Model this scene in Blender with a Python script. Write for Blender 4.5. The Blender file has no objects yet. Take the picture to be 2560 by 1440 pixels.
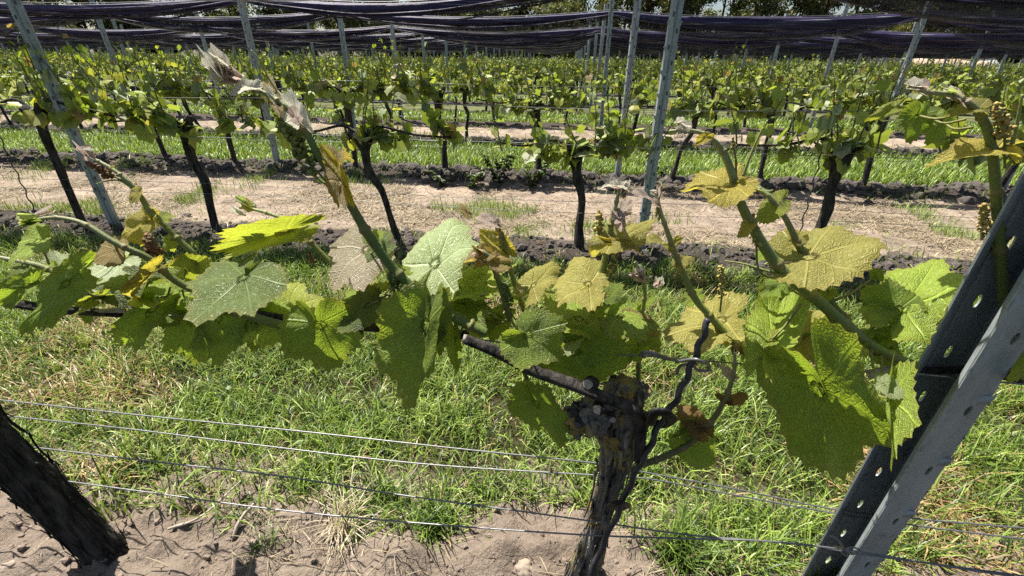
import bpy, math, random
import numpy as np
from mathutils import Vector, Matrix
random.seed(7); RNG = np.random.default_rng(7)
SC = bpy.context.scene; COL = SC.collection
# ------------------------------------------------------------------ camera, sky, sun, exposure
CAM_H, YH, FPX, YAW, ROLL = 1.2, 142.0, 1098.0, math.radians(6.4), math.radians(0.6)
PITCH = math.atan((720 - YH) / FPX)
cd = bpy.data.cameras.new('camera'); cam = bpy.data.objects.new('camera', cd); COL.objects.link(cam)
cd.sensor_width = 36.0; cd.lens = 36.0 * FPX / 2560.0; cd.clip_start = 0.02; cd.clip_end = 3000
FWD = Vector((-math.sin(YAW) * math.cos(PITCH), math.cos(YAW) * math.cos(PITCH), -math.sin(PITCH)))
RT0 = Vector((math.cos(YAW), math.sin(YAW), 0)); UP0 = RT0.cross(FWD)
RT = RT0 * math.cos(ROLL) + UP0 * math.sin(ROLL); UP = UP0 * math.cos(ROLL) - RT0 * math.sin(ROLL)
M = Matrix((RT, UP, -FWD)).transposed().to_4x4(); M.translation = (0, 0, CAM_H); cam.matrix_world = M
SC.camera = cam
SUN_EL = math.radians(63); SUN_AZ = math.atan2(-0.80, 0.60)
SDIR = Vector((math.sin(SUN_AZ) * math.cos(SUN_EL), math.cos(SUN_AZ) * math.cos(SUN_EL), math.sin(SUN_EL)))
w = bpy.data.worlds.new('World'); SC.world = w; w.use_nodes = True
nt = w.node_tree; bg = nt.nodes['Background']; sk = nt.nodes.new('ShaderNodeTexSky')
sk.sky_type = 'NISHITA'; sk.sun_disc = False; sk.sun_elevation = SUN_EL; sk.sun_rotation = SUN_AZ; sk.dust_density = 1.5
nt.links.new(sk.outputs[0], bg.inputs[0]); bg.inputs[1].default_value = 0.05
sl = bpy.data.lights.new('sun', 'SUN'); sl.energy = 5.0; sl.angle = math.radians(0.5); sl.color = (1, 0.95, 0.86)
so = bpy.data.objects.new('sun', sl); COL.objects.link(so)
so.rotation_mode = 'QUATERNION'; so.rotation_quaternion = (-SDIR).to_track_quat('-Z', 'Y'); so.location = (-20, 10, 40)
SC.view_settings.view_transform = 'Standard'; SC.view_settings.look = 'None'; SC.view_settings.exposure = 1.25; SC.view_settings.gamma = 1
SC.render.engine = 'CYCLES'; SC.cycles.max_bounces = 6; SC.cycles.transparent_max_bounces = 24
SC.cycles.diffuse_bounces = 3; SC.cycles.transmission_bounces = 4; SC.cycles.use_denoising = False

def at(px, py, Y):
    "the point of the vertical plane Y (a vine row) that lies behind a photo pixel"
    d = FWD + RT * ((px - 1280) / FPX) - UP * ((py - 720) / FPX)
    return Vector((0, 0, CAM_H)) + d * (Y / d.y)
def depth(p): return (Vector(p) - Vector((0, 0, CAM_H))).dot(FWD)
def proj(p):
    v = Vector(p) - Vector((0, 0, CAM_H)); z = v.dot(FWD)
    if z <= 0.05: return (-9e9, -9e9, z)
    return (1280 + FPX * v.dot(RT) / z, 720 - FPX * v.dot(UP) / z, z)

# ------------------------------------------------------------------ helpers
def vnoise(x, y, seed=0):
    x = np.asarray(x, float); y = np.asarray(y, float)
    xi = np.floor(x).astype(np.int64); yi = np.floor(y).astype(np.int64); fx = x - xi; fy = y - yi
    fx = fx * fx * (3 - 2 * fx); fy = fy * fy * (3 - 2 * fy)
    def h(a, b):
        n = (a * 374761393 + b * 668265263 + seed * 1442695041) & 0xFFFFFFFF
        n = ((n ^ (n >> 13)) * 1274126177) & 0xFFFFFFFF
        return ((n ^ (n >> 16)) & 0xFFFF) / 65535.0
    return (h(xi, yi) * (1 - fx) + h(xi + 1, yi) * fx) * (1 - fy) + (h(xi, yi + 1) * (1 - fx) + h(xi + 1, yi + 1) * fx) * fy
def fbm(x, y, o=4, seed=0):
    s = 0; a = 0.5
    for k in range(o):
        s = s + a * vnoise(np.asarray(x) * 2 ** k, np.asarray(y) * 2 ** k, seed + k); a *= 0.5
    return s

class MB:
    "collects vertices, faces, per-vertex tint, per-vertex leaf coordinates and builds ONE mesh"
    def __init__(s): s.V = []; s.n = 0; s.Q = []; s.T = []; s.qm = []; s.tm = []; s.C = []; s.ST = []
    def add(s, V, Q=None, T=None, col=(1, 1, 1), mat=0, st=None):
        V = np.asarray(V, np.float32).reshape(-1, 3); b = s.n; s.V.append(V); s.n += len(V)
        c = np.asarray(col, np.float32)
        s.C.append(np.broadcast_to(c, (len(V), 3)) if c.ndim == 1 else c)
        s.ST.append(np.zeros((len(V), 3), np.float32) if st is None else np.asarray(st, np.float32))
        if Q is not None and len(Q): Q = np.asarray(Q, np.int64) + b; s.Q.append(Q); s.qm.append(np.full(len(Q), mat))
        if T is not None and len(T): T = np.asarray(T, np.int64) + b; s.T.append(T); s.tm.append(np.full(len(T), mat))
    def mesh(s, name, mats, smooth=True):
        V = np.concatenate(s.V); Q = np.concatenate(s.Q) if s.Q else np.zeros((0, 4), int); T = np.concatenate(s.T) if s.T else np.zeros((0, 3), int)
        me = bpy.data.meshes.new(name); me.vertices.add(len(V)); me.vertices.foreach_set('co', V.ravel())
        nl = Q.size + T.size; me.loops.add(nl); me.loops.foreach_set('vertex_index', np.concatenate([Q.ravel(), T.ravel()]).astype(np.int32))
        me.polygons.add(len(Q) + len(T))
        st = np.concatenate([np.arange(len(Q)) * 4, Q.size + np.arange(len(T)) * 3]).astype(np.int32); me.polygons.foreach_set('loop_start', st)
        me.polygons.foreach_set('material_index', np.concatenate(s.qm + s.tm).astype(np.int32) if (s.qm or s.tm) else np.zeros(0, np.int32))
        me.polygons.foreach_set('use_smooth', np.full(len(Q) + len(T), bool(smooth)))
        me.update(calc_edges=True)
        a = me.attributes.new('tint', 'FLOAT_COLOR', 'POINT'); C = np.concatenate(s.C); a.data.foreach_set('color', np.c_[C, np.ones(len(C))].astype(np.float32).ravel())
        ST = np.concatenate(s.ST)
        if ST.any(): b = me.attributes.new('lst', 'FLOAT_VECTOR', 'POINT'); b.data.foreach_set('vector', ST.ravel().astype(np.float32))
        for m in mats: me.materials.append(m)
        return me
    def obj(s, name, mats, parent=None, smooth=True):
        return link(name, s.mesh(name, mats if isinstance(mats, list) else [mats], smooth), parent)
def link(name, me, parent=None):
    o = bpy.data.objects.new(name, me); COL.objects.link(o); o.parent = parent; return o
def tag(o, label=None, cat=None, group=None, kind=None):
    for k, v in (('label', label), ('category', cat), ('group', group), ('kind', kind)):
        if v: o[k] = v
    return o
def empty(name, loc, label, cat, group=None, rz=0):
    o = bpy.data.objects.new(name, None); COL.objects.link(o); o.location = loc; o.rotation_euler.z = rz; o.empty_display_size = 0.05
    return tag(o, label, cat, group)
def dup(o, loc, rz=0, scale=1, label=None, group=None):
    r = o.copy(); COL.objects.link(r); r.location = loc; r.rotation_euler.z = rz; r.scale = (scale, scale, scale)
    if label: r['label'] = label
    if group: r['group'] = group
    for ch in KIDS.get(o.name, []):
        c = ch.copy(); COL.objects.link(c); c.parent = r
        for g in KIDS.get(ch.name, []):
            d = g.copy(); COL.objects.link(d); d.parent = c
    return r
KIDS = {}
def kid(p, c): KIDS.setdefault(p.name, []).append(c); return c
def spline(P, n):
    P = np.asarray(P, float); m = len(P)
    if m == 2: t = np.linspace(0, 1, n)[:, None]; return P[0] * (1 - t) + P[1] * t
    Pe = np.vstack([2 * P[0] - P[1], P, 2 * P[-1] - P[-2]]); out = []
    for u in np.linspace(0, m - 1 - 1e-6, n):
        i = int(u); t = u - i; a, b, c, d = Pe[i:i + 4]
        out.append(0.5 * ((2 * b) + (c - a) * t + (2 * a - 5 * b + 4 * c - d) * t * t + (3 * b - a - 3 * c + d) * t ** 3))
    return np.array(out)
def tube(mb, P, R, sides=8, col=(1, 1, 1), mat=0, rough=None, cap=True, flat=1.0):
    P = np.asarray(P, float); n = len(P); R = np.broadcast_to(np.asarray(R, float), (n,))
    T = np.gradient(P, axis=0); T /= np.linalg.norm(T, axis=1)[:, None] + 1e-9
    ref = np.array([0, 1, 0.]) if abs(T[:, 1]).mean() < 0.8 else np.array([1, 0, 0.])
    A = np.cross(T, ref); A /= np.linalg.norm(A, axis=1)[:, None] + 1e-9; B = np.cross(T, A)
    th = np.arange(sides) / sides * 2 * np.pi
    rad = np.ones((n, sides)) if rough is None else rough(np.arange(n)[:, None], th[None, :])
    V = P[:, None] + (A[:, None] * np.cos(th)[None, :, None] + flat * B[:, None] * np.sin(th)[None, :, None]) * (R[:, None] * rad)[..., None]
    i = np.arange(n - 1)[:, None] * sides; j = np.arange(sides)[None]; k = (j + 1) % sides
    Q = np.stack([i + j, i + k, i + sides + k, i + sides + j], -1).reshape(-1, 4); V = V.reshape(-1, 3)
    Tr = []
    if cap:
        V = np.vstack([V, P[0], P[-1]]); b = n * sides
        Tr = [(b, (q + 1) % sides, q) for q in range(sides)] + [(b + 1, (n - 1) * sides + q, (n - 1) * sides + (q + 1) % sides) for q in range(sides)]
    mb.add(V, Q, Tr, col, mat)
def box(mb, c, s, rot=None, col=(1, 1, 1), mat=0):
    V = np.array([(x, y, z) for x in (-.5, .5) for y in (-.5, .5) for z in (-.5, .5)]) * np.asarray(s)
    if rot is not None: V = V @ np.array(rot.to_3x3()).T
    mb.add(V + np.asarray(c), [(0, 1, 3, 2), (4, 6, 7, 5), (0, 4, 5, 1), (2, 3, 7, 6), (0, 2, 6, 4), (1, 5, 7, 3)], None, col, mat)
ICO = None
def ball(mb, c, r, col=(1, 1, 1), mat=0, sq=(1, 1, 1)):
    global ICO
    if ICO is None:
        t = (1 + 5 ** .5) / 2
        v = np.array([(-1, t, 0), (1, t, 0), (-1, -t, 0), (1, -t, 0), (0, -1, t), (0, 1, t), (0, -1, -t), (0, 1, -t), (t, 0, -1), (t, 0, 1), (-t, 0, -1), (-t, 0, 1)], float); v /= np.linalg.norm(v[0])
        f = [(0, 11, 5), (0, 5, 1), (0, 1, 7), (0, 7, 10), (0, 10, 11), (1, 5, 9), (5, 11, 4), (11, 10, 2), (10, 7, 6), (7, 1, 8), (3, 9, 4), (3, 4, 2), (3, 2, 6), (3, 6, 8), (3, 8, 9), (4, 9, 5), (2, 4, 11), (6, 2, 10), (8, 6, 7), (9, 8, 1)]
        ICO = (v, f)
    mb.add(ICO[0] * r * np.asarray(sq) + np.asarray(c), None, ICO[1], col, mat)

# ------------------------------------------------------------------ materials
class NT:
    def __init__(s, name):
        s.m = bpy.data.materials.new(name); s.m.use_nodes = True; s.t = s.m.node_tree; s.t.nodes.clear()
        s.out = s.t.nodes.new('ShaderNodeOutputMaterial')
    def n(s, typ, ins=None, **kw):
        x = s.t.nodes.new('ShaderNode' + typ)
        for k, v in kw.items(): setattr(x, k, v)
        for k, v in (ins or {}).items():
            if isinstance(v, bpy.types.NodeSocket): s.t.links.new(v, x.inputs[k])
            else: x.inputs[k].default_value = v
        return x
    def math(s, op, a, b=0.0, c=0.0, clamp=False): return s.n('Math', {0: a, 1: b, 2: c}, operation=op, use_clamp=clamp).outputs[0]
    def mix(s, f, a, b, mode='MIX'):
        def c(v): return v if isinstance(v, bpy.types.NodeSocket) else (*v, 1) if len(v) == 3 else v
        return s.n('MixRGB', {0: f, 1: c(a), 2: c(b)}, blend_type=mode).outputs[0]
    def noise(s, scale, detail=4, rough=.55, vec=None, dist=0.0):
        x = s.n('TexNoise', {'Scale': scale, 'Detail': detail, 'Roughness': rough, 'Distortion': dist})
        if vec is not None: s.t.links.new(vec, x.inputs['Vector'])
        return x.outputs['Fac']
    def ramp(s, f, lo, hi): return s.n('MapRange', {0: f, 1: lo, 2: hi, 3: 0.0, 4: 1.0}).outputs[0]
    def obj(s, sc=(1, 1, 1)):
        tc = s.n('TexCoord').outputs['Object']
        return s.n('Mapping', {0: tc, 3: sc}).outputs[0]
    def attr(s, name, out='Color'): return s.n('Attribute', attribute_name=name).outputs[out]
    def bump(s, h, strength=.5, dist=.01): return s.n('Bump', {'Height': h, 'Strength': strength, 'Distance': dist}).outputs[0]
    def done(s, sh): s.t.links.new(sh, s.out.inputs[0]); return s.m
    def pbr(s, col, rough=.8, normal=None, metal=0.0, spec=.3):
        d = {'Base Color': col if isinstance(col, bpy.types.NodeSocket) else (*col, 1), 'Roughness': rough, 'Metallic': metal, 'Specular IOR Level': spec}
        if normal is not None: d['Normal'] = normal
        return s.n('BsdfPrincipled', d).outputs[0]

def mat_leaf(name, fine, tm=(1.9, 1.92, .9), tf=.48, rough=.46, spec=.45, felt=False):
    m = NT(name); tint = m.attr('tint'); nrm = None; col = tint; tcol = None
    if fine:
        st = m.n('SeparateXYZ', {0: m.attr('lst', 'Vector')}); s_, t_, r_ = st.outputs
        main = m.n('MapRange', {0: t_, 1: 0.006, 2: 0.027, 3: 1.0, 4: 0.0}).outputs[0]
        q = m.math('ADD', m.math('SUBTRACT', s_, m.math('MULTIPLY', t_, 0.75)), m.math('MULTIPLY', m.noise(7, 2, .5, m.attr('lst', 'Vector')), .09)); fr = m.math('FRACT', m.math('MULTIPLY', q, 8.5))
        sec = m.n('MapRange', {0: m.math('ABSOLUTE', m.math('SUBTRACT', fr, .5)), 1: 0.03, 2: 0.13, 3: 1.0, 4: 0.0}).outputs[0]
        vo = m.n('TexVoronoi', {'Vector': m.attr('uvw', 'Vector') if False else m.attr('lst', 'Vector'), 'Scale': 19.0, 'Randomness': 1.0}, feature='DISTANCE_TO_EDGE').outputs['Distance']
        ret = m.n('MapRange', {0: vo, 1: 0.0, 2: 0.28, 3: 1.0, 4: 0.0}).outputs[0]
        vein = m.math('MAXIMUM', main, m.math('MULTIPLY', sec, .8))
        h = m.math('MULTIPLY', m.math('MAXIMUM', m.math('MULTIPLY', vein, 1.1), m.math('MULTIPLY', ret, .42)), -1.0)
        nrm = m.bump(h, .75, .004)
        pale = m.mix(1.0, tint, (1.4, 1.38, 1.45), 'MULTIPLY')
        patch = m.ramp(m.noise(25, 3, .6, m.attr('lst', 'Vector')), .35, .7)
        col = m.mix(m.math('MULTIPLY', patch, .3), tint, (0.22, 0.23, 0.05)); bv = m.math('ADD', m.math('MULTIPLY', m.noise(5, 4, .6, m.attr('lst', 'Vector')), .7), .65); col = m.mix(1.0, col, m.n('CombineXYZ', {0: bv, 1: bv, 2: m.math('MULTIPLY', bv, bv)}).outputs[0], 'MULTIPLY')
        col = m.mix(m.math('MULTIPLY', vein, .6), col, pale)
        col = m.mix(m.math('MULTIPLY', m.math('MULTIPLY', ret, m.math('SUBTRACT', 1.0, vein)), .28), col, m.mix(1.0, col, (.60, .64, .55), 'MULTIPLY'))
        edge = m.math('MULTIPLY', m.ramp(r_, .85, 1.02), .3)
        col = m.mix(edge, col, (0.30, 0.20, 0.06)) if not felt else m.mix(m.math('MULTIPLY', vein, .4), tint, (.5, .33, .28))
        dk = m.math('SUBTRACT', 1.0, m.math('MULTIPLY', m.math('MAXIMUM', vein, m.math('MULTIPLY', ret, .5)), .45))
        tcol = m.mix(1.0, col, m.n('CombineXYZ', {0: dk, 1: dk, 2: dk}).outputs[0], 'MULTIPLY')
    t2 = m.mix(1.0, tcol if tcol is not None else col, tm, 'MULTIPLY')
    dd = {'Color': t2}
    if nrm is not None: dd['Normal'] = nrm
    tr = m.n('BsdfTranslucent', dd).outputs[0]
    p = m.pbr(col, rough, nrm, 0, spec)
    return m.done(m.n('MixShader', {0: tf, 1: p, 2: tr}).outputs[0])
def mat_tint(name, rough=.7, trans=0.0, bump=0, spec=.3, scale=60):
    m = NT(name); c = m.attr('tint'); n_ = m.bump(m.noise(scale, 4, .6, m.obj()), .6, bump) if bump else None
    p = m.pbr(c, rough, n_, 0, spec)
    if trans: p = m.n('MixShader', {0: trans, 1: p, 2: m.n('BsdfTranslucent', {'Color': m.mix(1., c, (1.5, 1.5, .6), 'MULTIPLY')}).outputs[0]}).outputs[0]
    return m.done(p)
def mat_stem():
    m = NT('green_shoot'); t = m.attr('tint'); f = m.noise(160, 5, .7, m.obj()); g = m.noise(30, 4, .6, m.obj((1, 1, .5)))
    k = m.math('ADD', m.math('MULTIPLY', f, .7), .65); c = m.mix(1.0, t, m.n('CombineXYZ', {0: k, 1: k, 2: k}).outputs[0], 'MULTIPLY'); c = m.mix(m.math('MULTIPLY', m.ramp(g, .55, .75), .45), c, (.22, .15, .07)); c = m.mix(m.math('MULTIPLY', m.ramp(f, .62, .72), .4), c, (.45, .46, .36))
    return m.done(m.pbr(c, .55, m.bump(f, .8, .002), 0, .35))
def mat_bark(name, lichen):
    m = NT(name); hi = (.38, .345, .30) if lichen else (.095, .085, .076); v = m.obj((1, 1, .16)); f1 = m.noise(55, 6, .7, v, .6); f2 = m.noise(14, 4, .6, m.obj())  # lichen flag also picks bark lightened as lit; otherwise bark darkened as shaded
    col = m.mix(m.ramp(f1, .38, .68), (0.010, 0.009, 0.008), hi)
    col = m.mix(m.math('MULTIPLY', m.ramp(f2, .55, .7), .5), col, (.10, .088, .075))
    if lichen:
        l = m.math('MULTIPLY', m.ramp(m.noise(24, 5, .7, m.obj(), .4), .50, .55), m.ramp(m.noise(7, 2, .5, m.obj()), .44, .53))
        lc = m.mix(m.ramp(m.noise(60, 3, .6, m.obj()), .4, .6), (.46, .27, .06), (.24, .26, .11))
        col = m.mix(m.math('MULTIPLY', l, .9), col, lc)
    return m.done(m.pbr(col, .9, m.bump(f1, 1.0, .012), 0, .15))
def mat_zinc(name):
    m = NT(name); f = m.noise(14, 5, .65, m.obj((1, 1, .4))); g = m.n('TexVoronoi', {'Vector': m.obj(), 'Scale': 120.0}).outputs['Color']
    col = m.mix(m.ramp(f, .35, .7), (.20, .232, .238), (.40, .435, .44)); gg = m.n('SeparateXYZ', {0: g}).outputs[0]
    col = m.mix(m.math('MULTIPLY', gg, .25), col, (.45, .48, .5))
    col = m.mix(m.math('MULTIPLY', m.ramp(m.noise(40, 4, .7, m.obj()), .62, .72), .6), col, (.15, .13, .12))
    return m.done(m.pbr(col, m.math('ADD', m.math('MULTIPLY', f, .3), .38), m.bump(f, .25, .004), .25, .45))
def mat_plain(name, col, rough=.7, metal=0., var=.35, scale=40, bump=.002):
    m = NT(name); f = m.noise(scale, 5, .6, m.obj())
    c = m.mix(m.ramp(f, .3, .7), tuple(x * (1 - var) for x in col), tuple(min(1, x * (1 + var)) for x in col))
    return m.done(m.pbr(c, rough, m.bump(f, .5, bump), metal, .3))
def mat_soil():
    m = NT('soil'); p = m.n('TexCoord').outputs['Object']; t = m.attr('tint')
    f1 = m.noise(9, 8, .65, p); f2 = m.noise(70, 5, .7, p); f3 = m.noise(2.2, 4, .6, p)
    k = m.math('ADD', m.math('MULTIPLY', f2, .75), .62)
    c = m.mix(1.0, t, m.n('CombineXYZ', {0: k, 1: k, 2: k}).outputs[0], 'MULTIPLY')
    c = m.mix(m.math('MULTIPLY', m.ramp(f3, .45, .7), .3), c, (.16, .12, .09))
    c = m.mix(m.math('MULTIPLY', m.ramp(f1, .62, .75), .5), c, (.085, .062, .05))
    h = m.math('ADD', m.math('MULTIPLY', f1, .6), m.math('MULTIPLY', f2, .35))
    return m.done(m.pbr(c, .95, m.bump(h, 1.0, .045), 0, .1))
def mat_net():
    m = NT('net_fabric'); v = m.obj((1, 1, 1)); f = m.noise(16, 5, .7, m.obj((.12, 1, 1.6)))
    c = m.mix(m.ramp(f, .4, .7), (.008, .005, .026), (.055, .04, .12))
    c = m.mix(m.math('MULTIPLY', m.ramp(m.noise(26, 3, .6, m.obj((.05, 1, 2.4))), .60, .66), .7), c, (.26, .27, .29))  # pale streaks paint sunlit fold edges into the net colour
    return m.done(m.pbr(c, .6, m.bump(f, .8, .02), 0, .35))
def mat_netloose():
    m = NT('net_mesh_loose'); f = m.noise(22, 5, .7, m.obj((.1, 1, 1.8)))
    c = m.mix(m.ramp(f, .4, .7), (.008, .006, .018), (.07, .065, .08))
    p = m.pbr(c, .6, None, 0, .3); a = m.ramp(f, .36, .58)
    a = m.math('ADD', m.math('MULTIPLY', a, .6), .2)
    return m.done(m.n('MixShader', {0: a, 1: m.n('BsdfTransparent').outputs[0], 2: p}).outputs[0])

LEAF = mat_leaf('vine_leaf', True); YOUNG = mat_leaf('felted_young_leaf', True, (1.25, 1.18, 1.12), .5, .7, .2, True); LEAFB = mat_leaf('vine_leaf_distant', False, (1.6, 1.6, .75), .38, .48, .35)
STEM = mat_stem(); BARK = mat_bark('vine_bark_shaded', False); BARKL = mat_bark('vine_bark_lit_lichen', True)
ZINC = mat_zinc('galvanized_steel'); WIRE = mat_plain('wire_steel', (.19, .19, .195), .45, .6, .3, 90, .0005)
STAKE = mat_plain('painted_steel_rod', (.055, .058, .068), .45, .4, .35, 60, .001); RUBBER = mat_plain('black_rubber', (.006, .006, .006), .6)
SOIL = mat_soil(); GRASS = mat_tint('grass_blade', .42, .26, 0, .36); STRAW = mat_tint('dry_straw', .75, .15); CUT = mat_plain('cut_wood', (.26, .23, .19), .85, 0, .4, 150)
FLOWER = mat_tint('flower_buds', .6, .1); NET = mat_net(); NETL = mat_netloose(); TREELEAF = mat_tint('tree_foliage', .55, .3); TREEBARK = mat_plain('tree_bark', (.06, .045, .035), .9, 0, .5, 8, .02)
SANDM = mat_plain('sand', (.48, .34, .25), .95, 0, .15, 3, .05); STONEM = mat_plain('stone', (.27, .22, .17), .85, 0, .25, 50, .003)
OLDCUT = mat_plain('old_cut_wood', (.085, .075, .065), .9, 0, .4, 150); PALEWOOD = mat_plain('weathered_wood', (.36, .31, .25), .8, 0, .35, 90, .001); CLOD = mat_plain('soil_clod', (.075, .064, .056), .95, 0, .4, 60, .006)  # CLOD: dark earth, deepened further to paint in the shade along the rows

# ------------------------------------------------------------------ ground
ROW0, RS, NROW = 0.66, 2.1, 22
def rowY(k): return ROW0 + RS * (k - 1)                     # k = 1 is the row right in front of the camera
def gz(x, y):
    x = np.asarray(x, float); y = np.asarray(y, float); k = np.round((y - ROW0) / RS); d = y - (ROW0 + k * RS)
    m = np.where((k >= 0) & (k < NROW), np.exp(-(d / .26) ** 2), 0)
    bare = np.clip(np.where(k == 0, 1, .7) * m, 0, 1)
    h = m * (.045 + .09 * (fbm(x * 1.3, y * 1.7, 3, 3) - .3)) * np.where(k == 0, .45, 1)
    h = h + np.where(k == 0, m, 0) * (.11 * np.abs(fbm(x * 24, y * 24, 3, 15) - .45) + .12 * (fbm(x * 11, y * 11, 3, 17) - .45)) + bare * .085 * np.abs(fbm(x * 9, y * 9, 3, 11) - .47) * np.where(k == 0, .75, 1.5)
    aisle = ((k % 2) == 1) & (k >= 1); h = h + np.where((np.floor((y - ROW0) / RS) % 2 == 1) & (y > ROW0), 1, 0) * .05 * (fbm(x * 5, y * 7, 3, 41) - .4) * (1 - m)
    h = h + .03 * (fbm(x * .9, y * .9, 3, 5) - .5) + .018 * (fbm(x * 6, y * 6, 3, 9) - .45) + .010 * (fbm(x * 25, y * 25, 2, 19) - .45)
    return h
def make_ground():
    ys = np.concatenate([np.arange(-3, .2, .2), np.arange(.2, 1.5, .012), np.arange(1.5, 7.6, .04), np.arange(7.6, 20, .12), np.arange(20, 60, .5), np.geomspace(60, 900, 30)])
    def xs_(): return np.concatenate([-np.geomspace(900, 8, 30), np.arange(-7.9, -2.2, .09), np.arange(-2.2, 2.6, .022), np.arange(2.6, 8, .09), np.geomspace(8, 900, 30)])
    xs = xs_(); X, Y = np.meshgrid(xs, ys); Z = gz(X, Y); k = np.round((Y - ROW0) / RS); d = np.abs(Y - (ROW0 + k * RS))
    soil = np.array((.25, .20, .158)); straw = np.array((.275, .218, .168)); turf = np.array((.05, .046, .022)); dark = np.array((.062, .052, .045))  # dark: dark earth tone, lowered further to stand in for the rows' shadow bands
    a = np.floor((Y - ROW0) / RS); grassy = ((a % 2) == 0) | (a < 0) | (a > NROW)
    f = fbm(X * 3.1, Y * 3.1, 4, 31)[..., None]
    c = np.where(grassy[..., None], turf * (.7 + .6 * f), (straw * (1 - f) * 1.3 + soil * f * 1.0) * (.45 + 1.15 * fbm(X * 6, Y * 9, 3, 35)[..., None]))
    farm = (Y > 9.0)[..., None]; c = np.where(farm, np.array((.12, .135, .055)) * (.5 + .9 * f), c)
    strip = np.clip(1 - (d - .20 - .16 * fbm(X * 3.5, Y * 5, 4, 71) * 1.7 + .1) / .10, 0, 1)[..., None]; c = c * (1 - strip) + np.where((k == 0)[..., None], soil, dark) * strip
    ny, nx = X.shape; i = np.arange(ny - 1)[:, None] * nx; j = np.arange(nx - 1)[None]
    Q = np.stack([i + j, i + j + 1, i + nx + j + 1, i + nx + j], -1).reshape(-1, 4)
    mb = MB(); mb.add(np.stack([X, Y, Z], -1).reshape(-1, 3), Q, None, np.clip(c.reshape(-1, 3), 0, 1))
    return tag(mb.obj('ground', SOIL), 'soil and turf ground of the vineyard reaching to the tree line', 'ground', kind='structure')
make_ground()

def blades(mb, P, L, W, az, lean, bend, C, mat=0):
    "arched grass blades, numpy-wide"
    n = len(P); ca, sa = np.cos(az), np.sin(az); D = np.stack([ca, sa, 0 * ca], 1); S = np.stack([-sa, ca, 0 * ca], 1)
    V = np.zeros((n, 7, 3)); lv = [0, .38, .72, 1.]; ang = lean
    pt = P.copy(); prev = 0
    for q, t in enumerate(lv):
        if q: 
            st = (t - prev) * L; pt = pt + D * (np.sin(ang) * st)[:, None]; pt[:, 2] += np.cos(ang) * st; ang = ang + bend * (t - prev); prev = t
        wq = W * [.75, 1, .7, 0][q]
        if q < 3: V[:, 2 * q] = pt - S * (wq / 2)[:, None]; V[:, 2 * q + 1] = pt + S * (wq / 2)[:, None]
        else: V[:, 6] = pt
    b = np.arange(n)[:, None] * 7
    Q = np.concatenate([b + np.array([[0, 1, 3, 2]]), b + np.array([[2, 3, 5, 4]])]); T = b + np.array([[4, 5, 6]])
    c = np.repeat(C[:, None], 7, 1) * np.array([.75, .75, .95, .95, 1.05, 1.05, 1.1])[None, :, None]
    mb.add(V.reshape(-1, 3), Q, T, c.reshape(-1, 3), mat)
def in_view(x, y, m=.12):
    "roughly inside the wedge the photograph (or a step beside it) can see"
    cx = x * math.cos(YAW) + y * math.sin(YAW); cy = -x * math.sin(YAW) + y * math.cos(YAW)
    return np.abs(cx) < 1.35 * (cy + .55) + .5
G1 = np.array((.13, .20, .030)); G2 = np.array((.24, .32, .062)); G3 = np.array((.045, .078, .02)); DRY = np.array((.36, .25, .12)); PALE = np.array((.36, .42, .16))
FR_PX = [(-300, 1150), (0, 1165), (150, 1180), (350, 1245), (600, 1300), (800, 1270), (1000, 1330), (1150, 1345), (1250, 1255), (1440, 1250), (1560, 1330), (1700, 1420), (1950, 1460), (2200, 1440), (2350, 1400), (2560, 1440), (2800, 1440)]
def gflat(px, py):
    d = FWD + RT * ((px - 1280) / FPX) - UP * ((py - 720) / FPX); p = d * (-CAM_H / d.z); return (p.x, p.y)
FRONT = np.array([gflat(*q) for q in FR_PX])
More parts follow.
